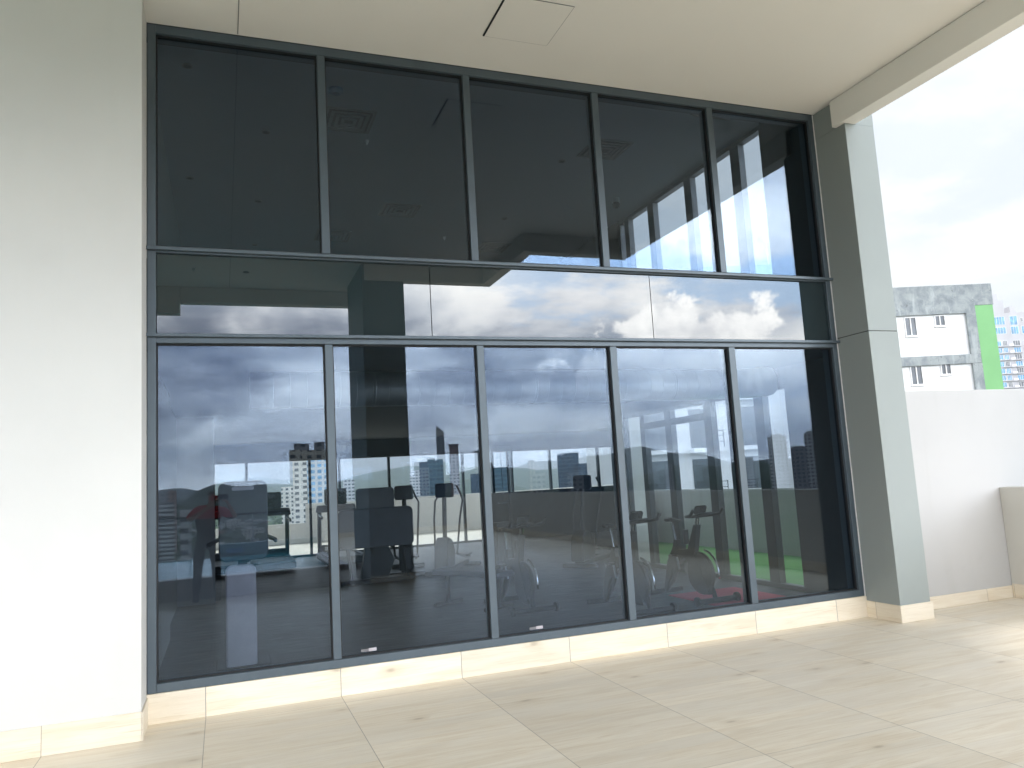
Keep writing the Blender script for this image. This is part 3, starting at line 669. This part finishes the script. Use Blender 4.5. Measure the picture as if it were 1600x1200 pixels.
def elliptical(x, y, rz, label, first=None):
    t = thing('cross_trainer', label, 'cross trainer', (x, y, 0), rz, 'cross trainers deeper in the gym')
    MB().box(-.09,.09,-.85,.75,.04,.12).build('base', black_plastic, t, bevel=.02)
    for yy in (-.82,.72): MB().box(-.32,.32,yy-.05,yy+.05,.0,.08).build('foot', black_plastic, t, bevel=.02)
    MB().slab([(.30,.12),(.85,.12),(.80,.52),(.62,.66),(.40,.60),(.26,.40)], 0, -.12, .12).build('housing', black_plastic, t, bevel=.03)
    MB().tube([(0,.50,.6),(0,.42,1.35)], .04, 10).build('mast', black_plastic, t)
    MB().slab(rbox(.34,.26,.04), 1, -.025, .025).build('console', black_plastic, t, bevel=.006).location = (0,.38,1.47)
    for s in (-1,1):
        h = MB(); h.tube([(s*.20,.45,.35),(s*.24,.30,.95),(s*.26,.12,1.28),(s*.20,.02,1.40),(s*.14,.05,1.55)], .019, 8); h.build('arm', black_plastic, t, smooth=True)
        h = MB(); h.tube([(s*.20,.45,.35),(s*.16,-.35,.22),(s*.16,-.60,.20)], .024, 8); h.build('pedal_bar', black_plastic, t)
        MB().box(s*.16-.07,s*.16+.07,-.55,-.18,.24,.27).build('foot_plate', rubber, t, bevel=.01)
    return t
el = elliptical(3.2, 8.1, 2.9, 'cross trainer just right of the big shrouded machine')
dup(el, (3.95, 7.6, 0), 2.6, 'cross trainer silhouetted in front of the glass partition')
dup(el, (6.35, 6.6, 0), 2.3, 'cross trainer near the corner of the side window')
# weight machine with tall panel, close to the glass
wm = thing('chest_press_machine', 'tall strength machine with a pale rounded shroud and a dark slotted back panel', 'strength machine', (.15, 1.42, 0))
MB().slab([(u, v+.49) for u, v in rbox(.27,.94,.06)], 1, -.10, -.02).build('shroud', lilac_pad, wm, bevel=.02, seg=3)
pn = MB(); pn.slab([(u+.03, v+1.36) for u, v in rbox(.44,.74,.07)], 1, -.02, .03); pn.build('back_panel', vinyl, wm, bevel=.012)
sl = MB(); sl.slab([(u+.03, v+1.66) for u, v in rbox(.20,.034,.016)], 1, -.026, -.019); sl.build('grip_slot', lilac_pad, wm)
MB().box(-.22,.26,-.16,.34,.0,.06).build('base', black_plastic, wm, bevel=.01)
MB().box(-.02,.06,.03,.10,.06,1.6).build('upright', black_plastic, wm)
for s in (-1,1):
    h = MB(); h.tube([(.03+s*.10,.10,1.25),(.03+s*.30,.25,1.15),(.03+s*.32,.55,1.12)], .02, 8); h.build('arm', steel, wm, smooth=True)
w2_ = thing('leg_press_machine', 'wide strength machine with a boxy dark shroud and a padded seat back', 'strength machine', (2.45, 7.0, 0))
MB().slab([(u, v+.92) for u, v in rbox(1.27,.66,.09)], 1, -.06, .06).build('shroud', vinyl, w2_, bevel=.02)
MB().slab([(u+.02, v+1.36) for u, v in rbox(.66,.46,.06)], 1, .10, .17).build('seat_back', grey_plastic, w2_, bevel=.02)
for x0 in (-.5,-.1,.42):
    h = MB(); h.tube([(x0,0,.62),(x0+.08,.1,.06)], .03, 8); h.build('leg', black_plastic, w2_)
MB().slab([(-.28,.08),(.18,.08),(.30,.36),(.20,.6),(-.2,.6)], 1, .0, .14).build('weight_stack', black_plastic, w2_, bevel=.01)
MB().box(-.62,.60,-.05,.3,.0,.07).build('base', black_plastic, w2_, bevel=.01)
# bench and cable rack in the middle
bc = thing('weight_bench', 'low black padded bench on the gym floor behind the middle pane', 'bench', (3.0, 3.4, 0), .5)
MB().box(-.15,.15,-.6,.6,.40,.47).build('pad', vinyl, bc, bevel=.02)
for y in (-.45,.45):
    h = MB(); h.tube([(0,y,.40),(0,y,.03)], .03, 8); h.tube([(-.25,y,.03),(.25,y,.03)], .028, 8); h.build('leg', black_plastic, bc)
cr_ = thing('cable_machine', 'slim steel cable tower behind the third lower pane', 'strength machine', (4.35, 6.0, 0), .3)
for s in (-1,1):
    h = MB(); h.tube([(s*.22,0,.05),(s*.22,0,2.1)], .025, 8); h.build('upright', black_plastic, cr_)
MB().box(-.30,.30,-.3,.3,.0,.06).build('base', black_plastic, cr_, bevel=.01)
MB().box(-.26,.26,-.05,.05,2.08,2.16).build('crossbar', black_plastic, cr_, bevel=.01)
MB().box(-.14,.14,-.08,.08,.08,.9).build('weight_stack', black_plastic, cr_, bevel=.01)
h = MB(); h.tube([(0,-.09,2.08),(0,-.12,1.25)], .005, 6); h.tube([(-.12,-.12,1.22),(.12,-.12,1.22)], .014, 8); h.build('cable', chrome, cr_)

# ------------------------------------------------------------------ photographer
def skinned(name, verts, edges, radii, m, parent, root=0, sub=2):
    me = bpy.data.meshes.new(name); me.from_pydata(verts, edges, []); ob = bpy.data.objects.new(name, me); COL.objects.link(ob)
    ob.modifiers.new('skin', 'SKIN'); sk = me.skin_vertices[0].data
    for i, r in enumerate(radii):
        sk[i].radius = r if isinstance(r, tuple) else (r, r); sk[i].use_root = (i == root)
    s = ob.modifiers.new('sub', 'SUBSURF'); s.levels = sub; s.render_levels = sub
    dg = bpy.context.evaluated_depsgraph_get(); ev = ob.evaluated_get(dg); nm = bpy.data.meshes.new_from_object(ev)
    bpy.data.objects.remove(ob); nm.name = name; nm.materials.clear(); nm.materials.append(m)
    for p_ in nm.polygons: p_.use_smooth = True
    o = bpy.data.objects.new(name, nm); COL.objects.link(o); o.parent = parent; return o
ps = thing('person', 'person in a red and dark top, feet apart, holding up a phone', 'person', (-.24, -6.86, 0))
J = dict(pel=(0,0,.92), waist=(.01,.0,1.08), chest=(.02,.0,1.27), neck=(.06,.02,1.45), head1=(.08,.04,1.55), head2=(.09,.05,1.66),
         hipL=(-.10,0,.88), kneeL=(-.14,.03,.49), ankL=(-.17,0,.09), hipR=(.10,0,.88), kneeR=(.13,.04,.49), ankR=(.15,0,.09),
         shL=(-.16,.0,1.39), elL=(-.27,.16,1.26), wrL=(.10,.34,1.49), shR=(.19,.0,1.39), elR=(.42,.18,1.27), wrR=(.31,.34,1.49))
names = list(J); V_ = [J[n] for n in names]; ix = {n:i for i, n in enumerate(names)}
E_ = [('pel','waist'),('waist','chest'),('chest','neck'),('neck','head1'),('head1','head2'),('pel','hipL'),('hipL','kneeL'),('kneeL','ankL'),('pel','hipR'),('hipR','kneeR'),('kneeR','ankR'),('chest','shL'),('shL','elL'),('elL','wrL'),('chest','shR'),('shR','elR'),('elR','wrR')]
R_ = dict(pel=(.08,.06), waist=(.08,.06), chest=(.12,.09), neck=.055, head1=.075, head2=.085, hipL=.085, kneeL=.055, ankL=.04, hipR=.085, kneeR=.055, ankR=.04, shL=.06, elL=.042, wrL=.028, shR=.06, elR=.042, wrR=.028)
skinned('body', V_, [(ix[a],ix[b]) for a,b in E_], [R_[n] for n in names], skin_m, ps)
def sub(ns, es, rr, nm, m, root=0):
    return skinned(nm, [J[n] if isinstance(n, str) else n for n in ns], es, rr, m, ps, root)
sub([(0,0,.90),'pel','waist','chest',(.05,.015,1.40),'shL','elL','shR','elR'], [(0,1),(1,2),(2,3),(3,4),(3,5),(5,6),(3,7),(7,8)],
    [(.165,.125),(.17,.13),(.165,.128),(.185,.138),(.085,.08),.085,.062,.085,.062], 'shirt', two_tone)
sub([(0,0,1.02),(0,0,.95),'hipL','kneeL','ankL','hipR','kneeR','ankR'], [(0,1),(1,2),(2,3),(3,4),(1,5),(5,6),(6,7)], [(.135,.11),(.15,.12),.105,.075,.062,.105,.075,.062], 'trousers', dark_cloth)
for s, x in ((-1,-.17),(1,.15)):
    MB().slab([(-.08,.0),(.17,.0),(.19,.03),(.10,.08),(.02,.12),(-.07,.11)], 0, x-.045, x+.045).build('shoe', shoe_m, ps, bevel=.015)
skinned('hair', [(.075,.02,1.60),(.085,.03,1.70)], [(0,1)], [.092,.085], hair_m, ps)
MB().blob((.10,.125,1.585), (.06,.045,.05), 12, 8).build('face_mask', red_cloth, ps, smooth=True)
MB().blob((.10,.135,1.635), (.013,.018,.02), 8, 6).build('nose', skin_m, ps, smooth=True)
for s in (-1,1): MB().blob((.095+s*.032,.12,1.655), (.013,.01,.008), 8, 6).build('eye', black_plastic, ps, smooth=True)
for s, w in ((1, J['wrL']), (-1, J['wrR'])):       # hands: palm and five fingers closing on the phone edge
    w = Vector(w); hv = [tuple(w), tuple(w+Vector((s*.025,.03,.05)))]; he = [(0,1)]; hr = [.024,(.034,.018)]
    hobj = skinned('hand', hv, he, hr, skin_m, ps)
    for q in range(4):
        a = w+Vector((s*.04,.045,.035+q*.018)); l = (.9,1.,.95,.75)[q]
        skinned('finger', [tuple(a), tuple(a+Vector((s*.035*l,.022,.004))), tuple(a+Vector((s*.055*l,.012,.006)))], [(0,1),(1,2)], [.009,.008,.007], skin_m, hobj, sub=1)
    a = w+Vector((s*.01,.02,.03)); skinned('thumb', [tuple(a), tuple(a+Vector((s*.03,-.005,.03))), tuple(a+Vector((s*.05,.0,.035)))], [(0,1),(1,2)], [.011,.010,.008], skin_m, hobj, sub=1)
    for c_ in [c for c in COL.objects if c.parent == hobj]: pass
ph = thing('phone', 'black phone held up in front of the face', 'phone', (0.0, -6.455, 1.595))
MB().box(-.078,.078,-.004,.004,-.038,.038).build('phone_body', black_plastic, ph, bevel=.003)

# ------------------------------------------------------------------ white apartment building beyond the wall
Bo = Vector((39.801, 23.472)); ud = Vector((-.95534, .29549))
ab = thing('white_apartment_building', 'white apartment block with stained grey concrete bands and a lime green stripe', 'building', (Bo.x, Bo.y, 0), math.atan2(ud.y, ud.x))
# local x runs left along the facade; +y local is towards the camera side? computed below
front = -1 if Vector((-ud.y, ud.x)).dot(Vector((CAM.x, CAM.y))-Bo) < 0 else 1
def fbox(mb, s0, s1, d0, d1, z0, z1):       # d: distance in front of the facade plane (towards the camera)
    a, b = sorted((front*d0, front*d1)); return mb.box(s0, s1, a, b, z0, z1)
m_ = MB(); fbox(m_, 0.02, 11.9, -12, 0, GZ, 10.7); fbox(m_, 11.9, 21.2, -12, -1.2, GZ, 11.5); m_.build('wall', bwhite, ab)
m_ = MB(); fbox(m_, -.04, 6.2, -12.1, .10, 9.62, 10.80); m_.build('parapet_band', stained, ab)
m_ = MB(); fbox(m_, 1.62, 11.9, .001, .16, 9.20, 9.615); fbox(m_, 1.10, 11.9, .001, .17, 6.42, 6.92); fbox(m_, 1.10, 11.9, .001, .17, 3.22, 3.70); m_.build('floor_band', stained, ab)
m_ = MB(); fbox(m_, 1.06, 1.60, .001, .14, 6.93, 9.615); fbox(m_, 1.06, 1.60, .001, .14, 3.71, 6.415); fbox(m_, 1.06, 1.6, .001, .14, GZ, 3.21); m_.build('corner_pier', stained, ab)
m_ = MB(); fbox(m_, .03, 1.055, .001, .12, GZ, 9.60); m_.build('green_stripe', lime, ab)
m_ = MB(); fbox(m_, 6.205, 11.8, -11.9, .0, 10.705, 11.4); fbox(m_, 11.805, 16.4, -11.8, -.3, 11.505, 12.5); m_.build('roof', green_roof, ab)
def awin(s0, s1, z0, z1):
    f_ = MB(); w = .05
    fbox(f_, s0-w, s1+w, .002, .06, z0-w, z0-.001); fbox(f_, s0-w, s1+w, .002, .06, z1+.001, z1+w); fbox(f_, s0-w, s0-.001, .002, .06, z0, z1); fbox(f_, s1+.001, s1+w, .002, .06, z0, z1)
    mid = (s0+s1)/2; fbox(f_, mid-.03, mid+.03, .002, .05, z0, z1)
    fo = f_.build('window', white_alu, ab)
    p_ = MB(); fbox(p_, s0, mid-.031, .002, .012, z0, z1); fbox(p_, mid+.031, s1, .002, .012, z0, z1); p_.build('pane', dark_glass, fo)
    sl_ = MB(); fbox(sl_, s0-.1, s1+.1, .002, .10, z0-.11, z0-.052); sl_.build('sill', white_alu, fo)
for fz in (0, -2.68, -5.36, -8.04):
    awin(4.46, 5.04, 8.12+fz, 9.08+fz); awin(2.82, 3.32, 8.60+fz, 9.11+fz)
    awin(7.9, 8.5, 8.12+fz, 9.08+fz)
for z in (5.95+3.1, 5.95, 3.2, .4): awin(11.05, 11.75, z, z+.95) if z < 9 else None
# recessed balconies with railings on the stepped part
for s0 in (13.2, 15.6, 18.2):
    for z in (9.0, 6.3, 3.6, .9, -1.8):
        r_ = MB(); fbox(r_, s0, s0+1.5, -1.2, -1.16, z-.9, z+1.2); ro = r_.build('recess', dark_glass, ab)
        b_ = MB(); fbox(b_, s0-.1, s0+1.6, -1.199, -.35, z-1.15, z-.95); b_.build('balcony_slab', bwhite, ab)
        rr = MB()
        for k in range(3): fbox(rr, s0-.08, s0+1.58, -.40, -.37, z-.65+k*.3, z-.62+k*.3)
        for k in range(5): fbox(rr, s0-.08+k*.405, s0-.05+k*.405, -.41, -.36, z-.94, z-.0)
        rr.build('railing', alu_dark, ab)
an = thing('roof_antenna', 'thin antenna mast with panels on the apartment roof', 'antenna', (28.4, 27.6, 12.5))
m_ = MB(); m_.tube([(0,0,-.02),(0,0,3.4)], .05, 6); m_.box(-.25,-.1,-.08,.08,2.6,3.3); m_.box(.1,.25,-.08,.08,2.9,3.6); m_.build('mast', white_alu, an)

# blue and white tower further right
tcen = Vector((313.5, 229.5))
bt = thing('blue_window_tower', 'tall white residential tower with rows of blue windows and balconies', 'building', (tcen.x, tcen.y, 0), -yaw)
# local frame: x to the right as seen, -y towards the viewer
TW0 = -1.0
m_ = MB(); m_.box(0, 5.6, 0, 18, GZ, 66.5); m_.box(1.5, 4.6, 2, 12, 66.5, 70.0); m_.box(5.6, 30, .8, 18, GZ, 61.0); m_.box(9.5, 12, 2, 10, 61.0, 64.); m_.build('wall', bwhite2, bt)
def twin(x0, x1, z0, z1, y, m, n=2):
    f_ = MB(); f_.box(x0-.12, x1+.12, y-.10, y-.001, z0-.12, z1+.12); fo = f_.build('window', white_alu, bt)
    p_ = MB(); w = (x1-x0)/n
    for i in range(n): p_.box(x0+i*w+.08, x0+(i+1)*w-.08, y-.13, y-.101, z0, z1)
    p_.build('pane', m, fo)
zt = 57.5
for x0, x1, n in ((.5,5.2,4),):
    twin(x0, x1, 55.9, 59.2, 0, blue_glass, n); twin(x0, x1, 51.9, 54.6, 0, blue_glass, n)
twin(8.0, 11.2, 55.6, 59.4, .8, blue_glass, 2); twin(8.0, 11.2, 51.6, 54.8, .8, blue_glass, 3); twin(12.6, 13.6, 57.0, 58.4, .8, dark_glass, 2); twin(12.6, 14.6, 51.6, 54.8, .8, blue_glass, 2)
for k in range(12):
    z = 46.6-k*3.0
    twin(.6, 2.5, z, z+2.0, 0, blue_glass, 2); twin(3.2, 5.0, z, z+2.0, 0, blue_glass if k % 3 else dark_glass, 3)
    twin(8.1, 11.1, z, z+2.0, .8, dark_glass if k % 2 == 0 else blue_glass, 3); twin(12.7, 15.5, z, z+2.0, .8, blue_glass, 2)
    b_ = MB(); b_.box(.3, 7.3, -1.0, -.001, z-.55, z-.30); b_.box(8.0, 11.3, -.3, .799, z-.55, z-.30); b_.build('balcony', bwhite2, bt)
    r_ = MB(); r_.box(5.3, 7.3, -1.0, -.95, z-.29, z+.5); r_.build('balcony_railing', white_alu, bt)

# ------------------------------------------------------------------ the city behind the terrace (seen in the glass)
def block(name, x, y, w, ztop, m, label, cat='building', d=None, top=None, roof=None, group=None, rz=None):
    d = d or w
    r = thing(name, label, cat, (x, y, GZ), (math.atan2(y, x)+PI/2 if rz is None else rz), group)
    H = ztop-GZ
    MB().box(-w/2, w/2, -d/2, d/2, 0, H).build('wall', m, r)
    if top:
        t_ = MB()
        for a, b, c, e, h0, h1 in top: t_.box(a*w, b*w, c*d, e*d, H+h0+.01, H+h1)
        t_.build('rooftop', roof or roof_grey, r)
    return r
block('office_building', -46.5, -693.6, 8.4, 8.1, F_grey, 'grey mid rise block at the left edge of the mirrored skyline', top=[(-.2,.2,-.2,.2,0,1.5)])
block('office_building', -35.7, -633.6, 6.2, 7.6, F_pink, 'brownish mid rise block right of the grey one in the left pane', top=[(-.3,.1,-.2,.2,0,1.2)])
block('office_building', -21.1, -323.6, 6.4, .5, F_strip, 'low white building with horizontal dark strips in the left pane', d=14)
block('city_house', -9.9, -233.6, 2.9, -1.6, F_white, 'small white two storey house mirrored left of the photographer', 'house', top=[(-.5,.5,-.5,.5,0,.15)], roof=roof_white)
block('residential_tower', 27.6, -323.6, 4.6, 18.4, F_cream, 'pale narrow residential tower mirrored above the treadmill, left one of the pair', d=12, top=[(-.1,.5,-.4,.4,0,2.6)], roof=F_grey)
block('residential_tower', 36.0, -333.6, 13.0, 18.6, F_cream, 'pale broad residential tower mirrored beside the first mullion', top=[(-.45,-.12,-.4,.4,0,2.8),(.05,.38,-.4,.4,0,3.2)], roof=F_grey)
r = block('skyscraper', 544.9, -1993.6, 21, 140, F_grey, 'very tall thin skyscraper rising above the mirrored skyline', d=21, top=[(-.5,-.1,-.5,.5,0,9),(-.1,.2,-.5,.5,0,5)], roof=F_grey)
block('office_tower', 195.8, -793.6, 13.4, 25, F_blue, 'dark blue block at the left of the skyline cluster beside the column')
block('office_tower', 224.6, -843.6, 18, 27.1, F_blue, 'dark blue block under the tall skyscraper', top=[(-.5,0,-.5,.5,0,3)], roof=F_blue)
block('office_tower', 348.5, -1193.6, 14.4, 60, F_pink, 'brownish tower with a crown right of the tall skyscraper', top=[(-.6,.6,-.6,.6,0,2.5)], roof=F_grey)
block('office_tower', 160.7, -493.6, 9.5, 4.5, F_blue, 'low dark block left of the second mullion', top=[(-.3,.2,-.3,.3,0,2)], roof=F_blue)
r = block('office_tower', 212.1, -593.6, 13.1, 11.9, F_teal, 'teal glass block with two white antennas on its roof')
m_ = MB(); m_.tube([(-1.5,0,11.9-GZ),(-1.5,0,17.5-GZ)], .12, 5); m_.tube([(1.2,0,11.9-GZ),(1.2,0,17.0-GZ)], .12, 5); m_.build('antenna', white_alu, r)
block('office_tower', 282.6, -613.6, 18.4, 19.9, F_blue, 'broad dark blue tower behind the third pane', top=[(-.2,.5,-.5,.5,0,1.2)], roof=F_blue)
block('office_tower', 288.1, -593.6, 9.8, 11.5, F_blue, 'dark blue block stepping down right of the broad blue tower')
block('office_tower', 279.2, -553.6, 10.2, 4.8, F_teal, 'low dark block at the foot of the stepping blue towers')
block('office_building', 209.2, -443.6, 10.1, 3.7, F_grey, 'grey mid rise block in front of the broad blue tower')
block('office_building', 196.6, -473.6, 8.2, 4.5, F_white, 'white mid rise block between the teal and blue towers')
block('residential_tower', 429.7, -493.6, 11.5, 14.2, F_grey, 'grey tower group mirrored in the last pane, left one', top=[(-.3,.3,-.3,.3,0,.8)])
block('residential_tower', 463.4, -513.6, 14.5, 26, F_white, 'tallest white tower mirrored in the last pane', top=[(-.35,.35,-.35,.35,0,1.5)])
block('residential_tower', 492.9, -533.6, 11, 18.5, F_grey, 'grey tower right of the tallest one in the last pane')
block('residential_tower', 448.0, -540.6, 15.3, 25, F_white, 'pale tower faint over the white apartment block in the last pane', top=[(-.3,.3,-.3,.3,0,2)])
block('residential_tower', 176.0, -700.0, 9, 17, F_white, 'slim white tower in the mirrored skyline left of the dark cluster')
block('residential_tower', 262.0, -800.0, 9, 34, F_white, 'slim white tower in the mirrored skyline right of the tall skyscraper')
block('office_tower', 305.0, -900.0, 12, 24, F_grey, 'grey block in the mirrored skyline left of the second mullion')
block('residential_tower', 330.0, -820.0, 8, 22, F_cream, 'slim cream tower in the mirrored skyline of the third pane')
block('office_building', 558.3, -893.6, 10.2, 9.7, F_white, 'small white block beyond the fourth pane')
block('office_building', 527.6, -693.6, 17.3, 10.4, F_white, 'white block left of the towers in the last pane')
block('office_tower', 148.6, 593.6, 6.6, 19.1, F_blue, 'added dark blue block darkening the view beyond the gym, left of the stepped one')  # added twins of the mirrored towers, placed to darken the view through the gym
block('office_tower', 163.6, 613.6, 12.6, 21.3, F_teal, 'added dark teal block darkening the view beyond the gym right of the reflected column')
block('office_tower', 202.5, 693.6, 9.0, 33.8, F_grey, 'added grey tower beyond the gym between the first dark blocks and the mullion')
block('office_tower', 191.5, 593.6, 8.8, 7.8, F_blue, 'added low dark block darkening the view beyond the gym beside the second mullion')
block('office_tower', 212.1, 593.6, 13.1, 11.9, F_teal, 'added teal block darkening the view beyond the gym just right of the second mullion')
block('office_tower', 282.7, 613.6, 18.4, 21.5, F_blue, 'added broad navy tower darkening the view beyond the gym behind the third pane')
block('office_tower', 288.1, 593.6, 9.8, 11.5, F_blue, 'added navy block darkening the view beyond the gym right of the broad navy tower')
block('office_tower', 279.2, 553.6, 10.2, 4.8, F_teal, 'added lowest teal block darkening the view beyond the gym at the foot of the navy tower')
block('residential_tower', 37.8, 413.6, 7.0, 24.2, F_cream, 'cream tower slab beyond the gym above the treadmills')
block('residential_tower', 48.1, 423.6, 10.7, 23.0, F_bay, 'white tower with blue bays beyond the gym next to the first mullion')
block('residential_tower', 104.8, 693.6, 9.6, 9.3, F_white, 'white tower seen through the gym left of the column')
block('residential_tower', 188.9, 793.6, 11.4, 16.6, F_white, 'slim white tower seen through the gym right of the column')
block('residential_tower', 45.1, 593.6, 9, 5.6, F_cream, 'cream tower seen through the gym above the treadmills')
# low-rise houses: six prototypes, copied
protos = []
for w, d, h, wm_, rf, gab in ((9,11,6,F_white,roof_red,1),(12,9,7,F_cream,roof_grey,0),(8,8,5,F_pink,roof_red,1),(16,10,9,F_white,roof_white,0),(11,14,6,F_grey,roof_grey,1),(20,12,12,F_cream,roof_white,0)):
    mb = MB(); mb.box(-w/2,w/2,-d/2,d/2,0,h); n0 = len(mb.f)
    if gab: mb.add([(-w/2-.5,-d/2-.5,h),(w/2+.5,-d/2-.5,h),(w/2+.5,d/2+.5,h),(-w/2-.5,d/2+.5,h),(-w/2-.5,0,h+2.2),(w/2+.5,0,h+2.2)], [(0,1,5,4),(2,3,4,5),(0,4,3),(1,2,5),(0,3,2,1)])
    else: mb.box(-w/2-.2,w/2+.2,-d/2-.2,d/2+.2,h+.01,h+.5); mb.box(-w/4,w/6,-d/6,d/4,h+.51,h+2.)
    protos.append(mb.build('city_house', None, mats=[wm_, rf], mi=[0]*n0+[1]*(len(mb.f)-n0)))
def put_house(x, y, z, i, where):
    p_ = protos[i]; o = p_.copy(); COL.objects.link(o); o.location = (x, y, z); o.rotation_euler = (0,0,random.uniform(0,PI))
    kind = ['red roofed white house','cream flat roofed house','red roofed pink house','white flat roofed block','grey roofed house','cream flat roofed block'][i]
    tag(o, kind+' '+where, 'house', 'low city houses')
spots = []
def scatter(n, a0, a1, d0, d1, sgn, where):
    c = 0; tries = 0
    while c < n and tries < 5000:
        tries += 1
        a = math.radians(random.uniform(a0, a1)); d = math.sqrt(random.uniform(d0*d0, d1*d1)); x, y = d*math.sin(a), sgn*d*math.cos(a)
        if any((x-p)**2+(y-q)**2 < 17**2 for p, q in spots): continue
        spots.append((x, y)); put_house(x, y, GZ-.1, random.randrange(6), ('near the terrace ' if d < 700 else 'far off ')+where); c += 1
scatter(75, -7, 6, 330, 1300, -1, 'in the city mirrored in the left pane'); scatter(60, 33, 47, 380, 1500, -1, 'in the city mirrored in the last panes'); scatter(40, 6, 33, 700, 2200, -1, 'in the city mirrored over the parapet'); scatter(45, -3, 30, 350, 1500, 1, 'in the city beyond the gym')
for p_ in protos: bpy.data.objects.remove(p_)
# woods between the houses
tr = MB()
def grove(a0, a1, d0, d1, sgn, n, rmin=5, rmax=11):
    for _ in range(n):
        a = math.radians(random.uniform(a0, a1)); d = math.sqrt(random.uniform(d0*d0, d1*d1)); r = random.uniform(rmin, rmax)
        tr.blob((d*math.sin(a), sgn*d*math.cos(a), GZ+r*.45), (r, r*random.uniform(.8,1.3), r*random.uniform(.6,.95)), 9, 6, .22)
grove(-8, 7, 260, 1100, -1, 230); grove(33, 48, 330, 1400, -1, 260); grove(7, 33, 600, 2000, -1, 160, 8, 16); grove(-4, 30, 300, 1500, 1, 400)
tag(tr.build('city_trees', tree_m), 'dense dark green tree canopy spread between the city houses', 'trees', kind='stuff')
# ground and hills
gm = MB(); n = 64
gm.add([(0,0,GZ)]+[(14000*math.cos(2*PI*i/n), 14000*math.sin(2*PI*i/n), GZ) for i in range(n)], [(0, 1+i, 1+(i+1)%n) for i in range(n)])
struct('city_ground', gm, ground_m)
def hills():
    from mathutils import noise as mn
    na, nr = 420, 26; vs = []; fs = []
    for j in range(nr):
        R = 900*((7000/900)**(j/(nr-1)))
        for i in range(na):
            a = 2*PI*i/na; x, y = R*math.sin(a), R*math.cos(a)
            h = 0
            for o_, (fq, am) in enumerate(((.0007, 1), (.0017, .5), (.004, .22), (.011, .08), (.03,.03))): h += am*(mn.noise(Vector((x*fq+31, y*fq+7, o_*3.1)))+.18)
            env = min(1, max(0, (R-950)/2600))**1.3
            z = GZ-6+max(-4, h*165*env*(.55+.45*R/7000))
            vs.append((x, y, z))
    for j in range(nr-1):
        for i in range(na): fs.append((j*na+i, j*na+(i+1)%na, (j+1)*na+(i+1)%na, (j+1)*na+i))
    m_ = MB(); m_.add(vs, fs); o = m_.build('hills', hill_m, smooth=True); tag(o, kind='structure')
    # wooded knoll close by on the terrace side, low hill to the right
    for nm, (cx, cy), (sx, sy), H in (('hill', (30,-2000), (160,120), 78), ('hill', (700,-1000), (230,120), 56), ('hill', (150,-1900), (500,140), 50), ('hill', (60,1900), (400,160), 54), ('hill', (520,1900), (260,160), 52)):
        m2 = MB(); g = 40; vs = []
        for a in range(g+1):
            for b in range(g+1):
                u, v = a/g*2-1, b/g*2-1; q = max(0, 1-u*u-v*v); x, y = cx+u*sx, cy+v*sy
                z = GZ-3+H*q**.75*(1+.35*mn.noise(Vector((x*.012,y*.012,5))))+q*4*mn.noise(Vector((x*.07,y*.07,1)))
                vs.append((x, y, z))
        m2.add(vs, [(a*(g+1)+b, (a+1)*(g+1)+b, (a+1)*(g+1)+b+1, a*(g+1)+b+1) for a in range(g) for b in range(g)])
        tag(m2.build(nm, hill_m, smooth=True), kind='structure')
hills()
# humid air over the city
hm = bpy.data.materials.new('humid_air'); hm.use_nodes = True; ht = hm.node_tree; ht.nodes.clear(); ho = ht.nodes.new('ShaderNodeOutputMaterial')
hv = ht.nodes.new('ShaderNodeVolumePrincipled'); hv.inputs['Color'].default_value = (.82,.90,1,1); hv.inputs['Density'].default_value = 1.4e-4; hv.inputs['Anisotropy'].default_value = .2
ht.links.new(hv.outputs[0], ho.inputs['Volume']); hz = MB().box(-7600, 7600, -7600, 7600, GZ-8, 420).build('haze', hm); tag(hz, kind='stuff')
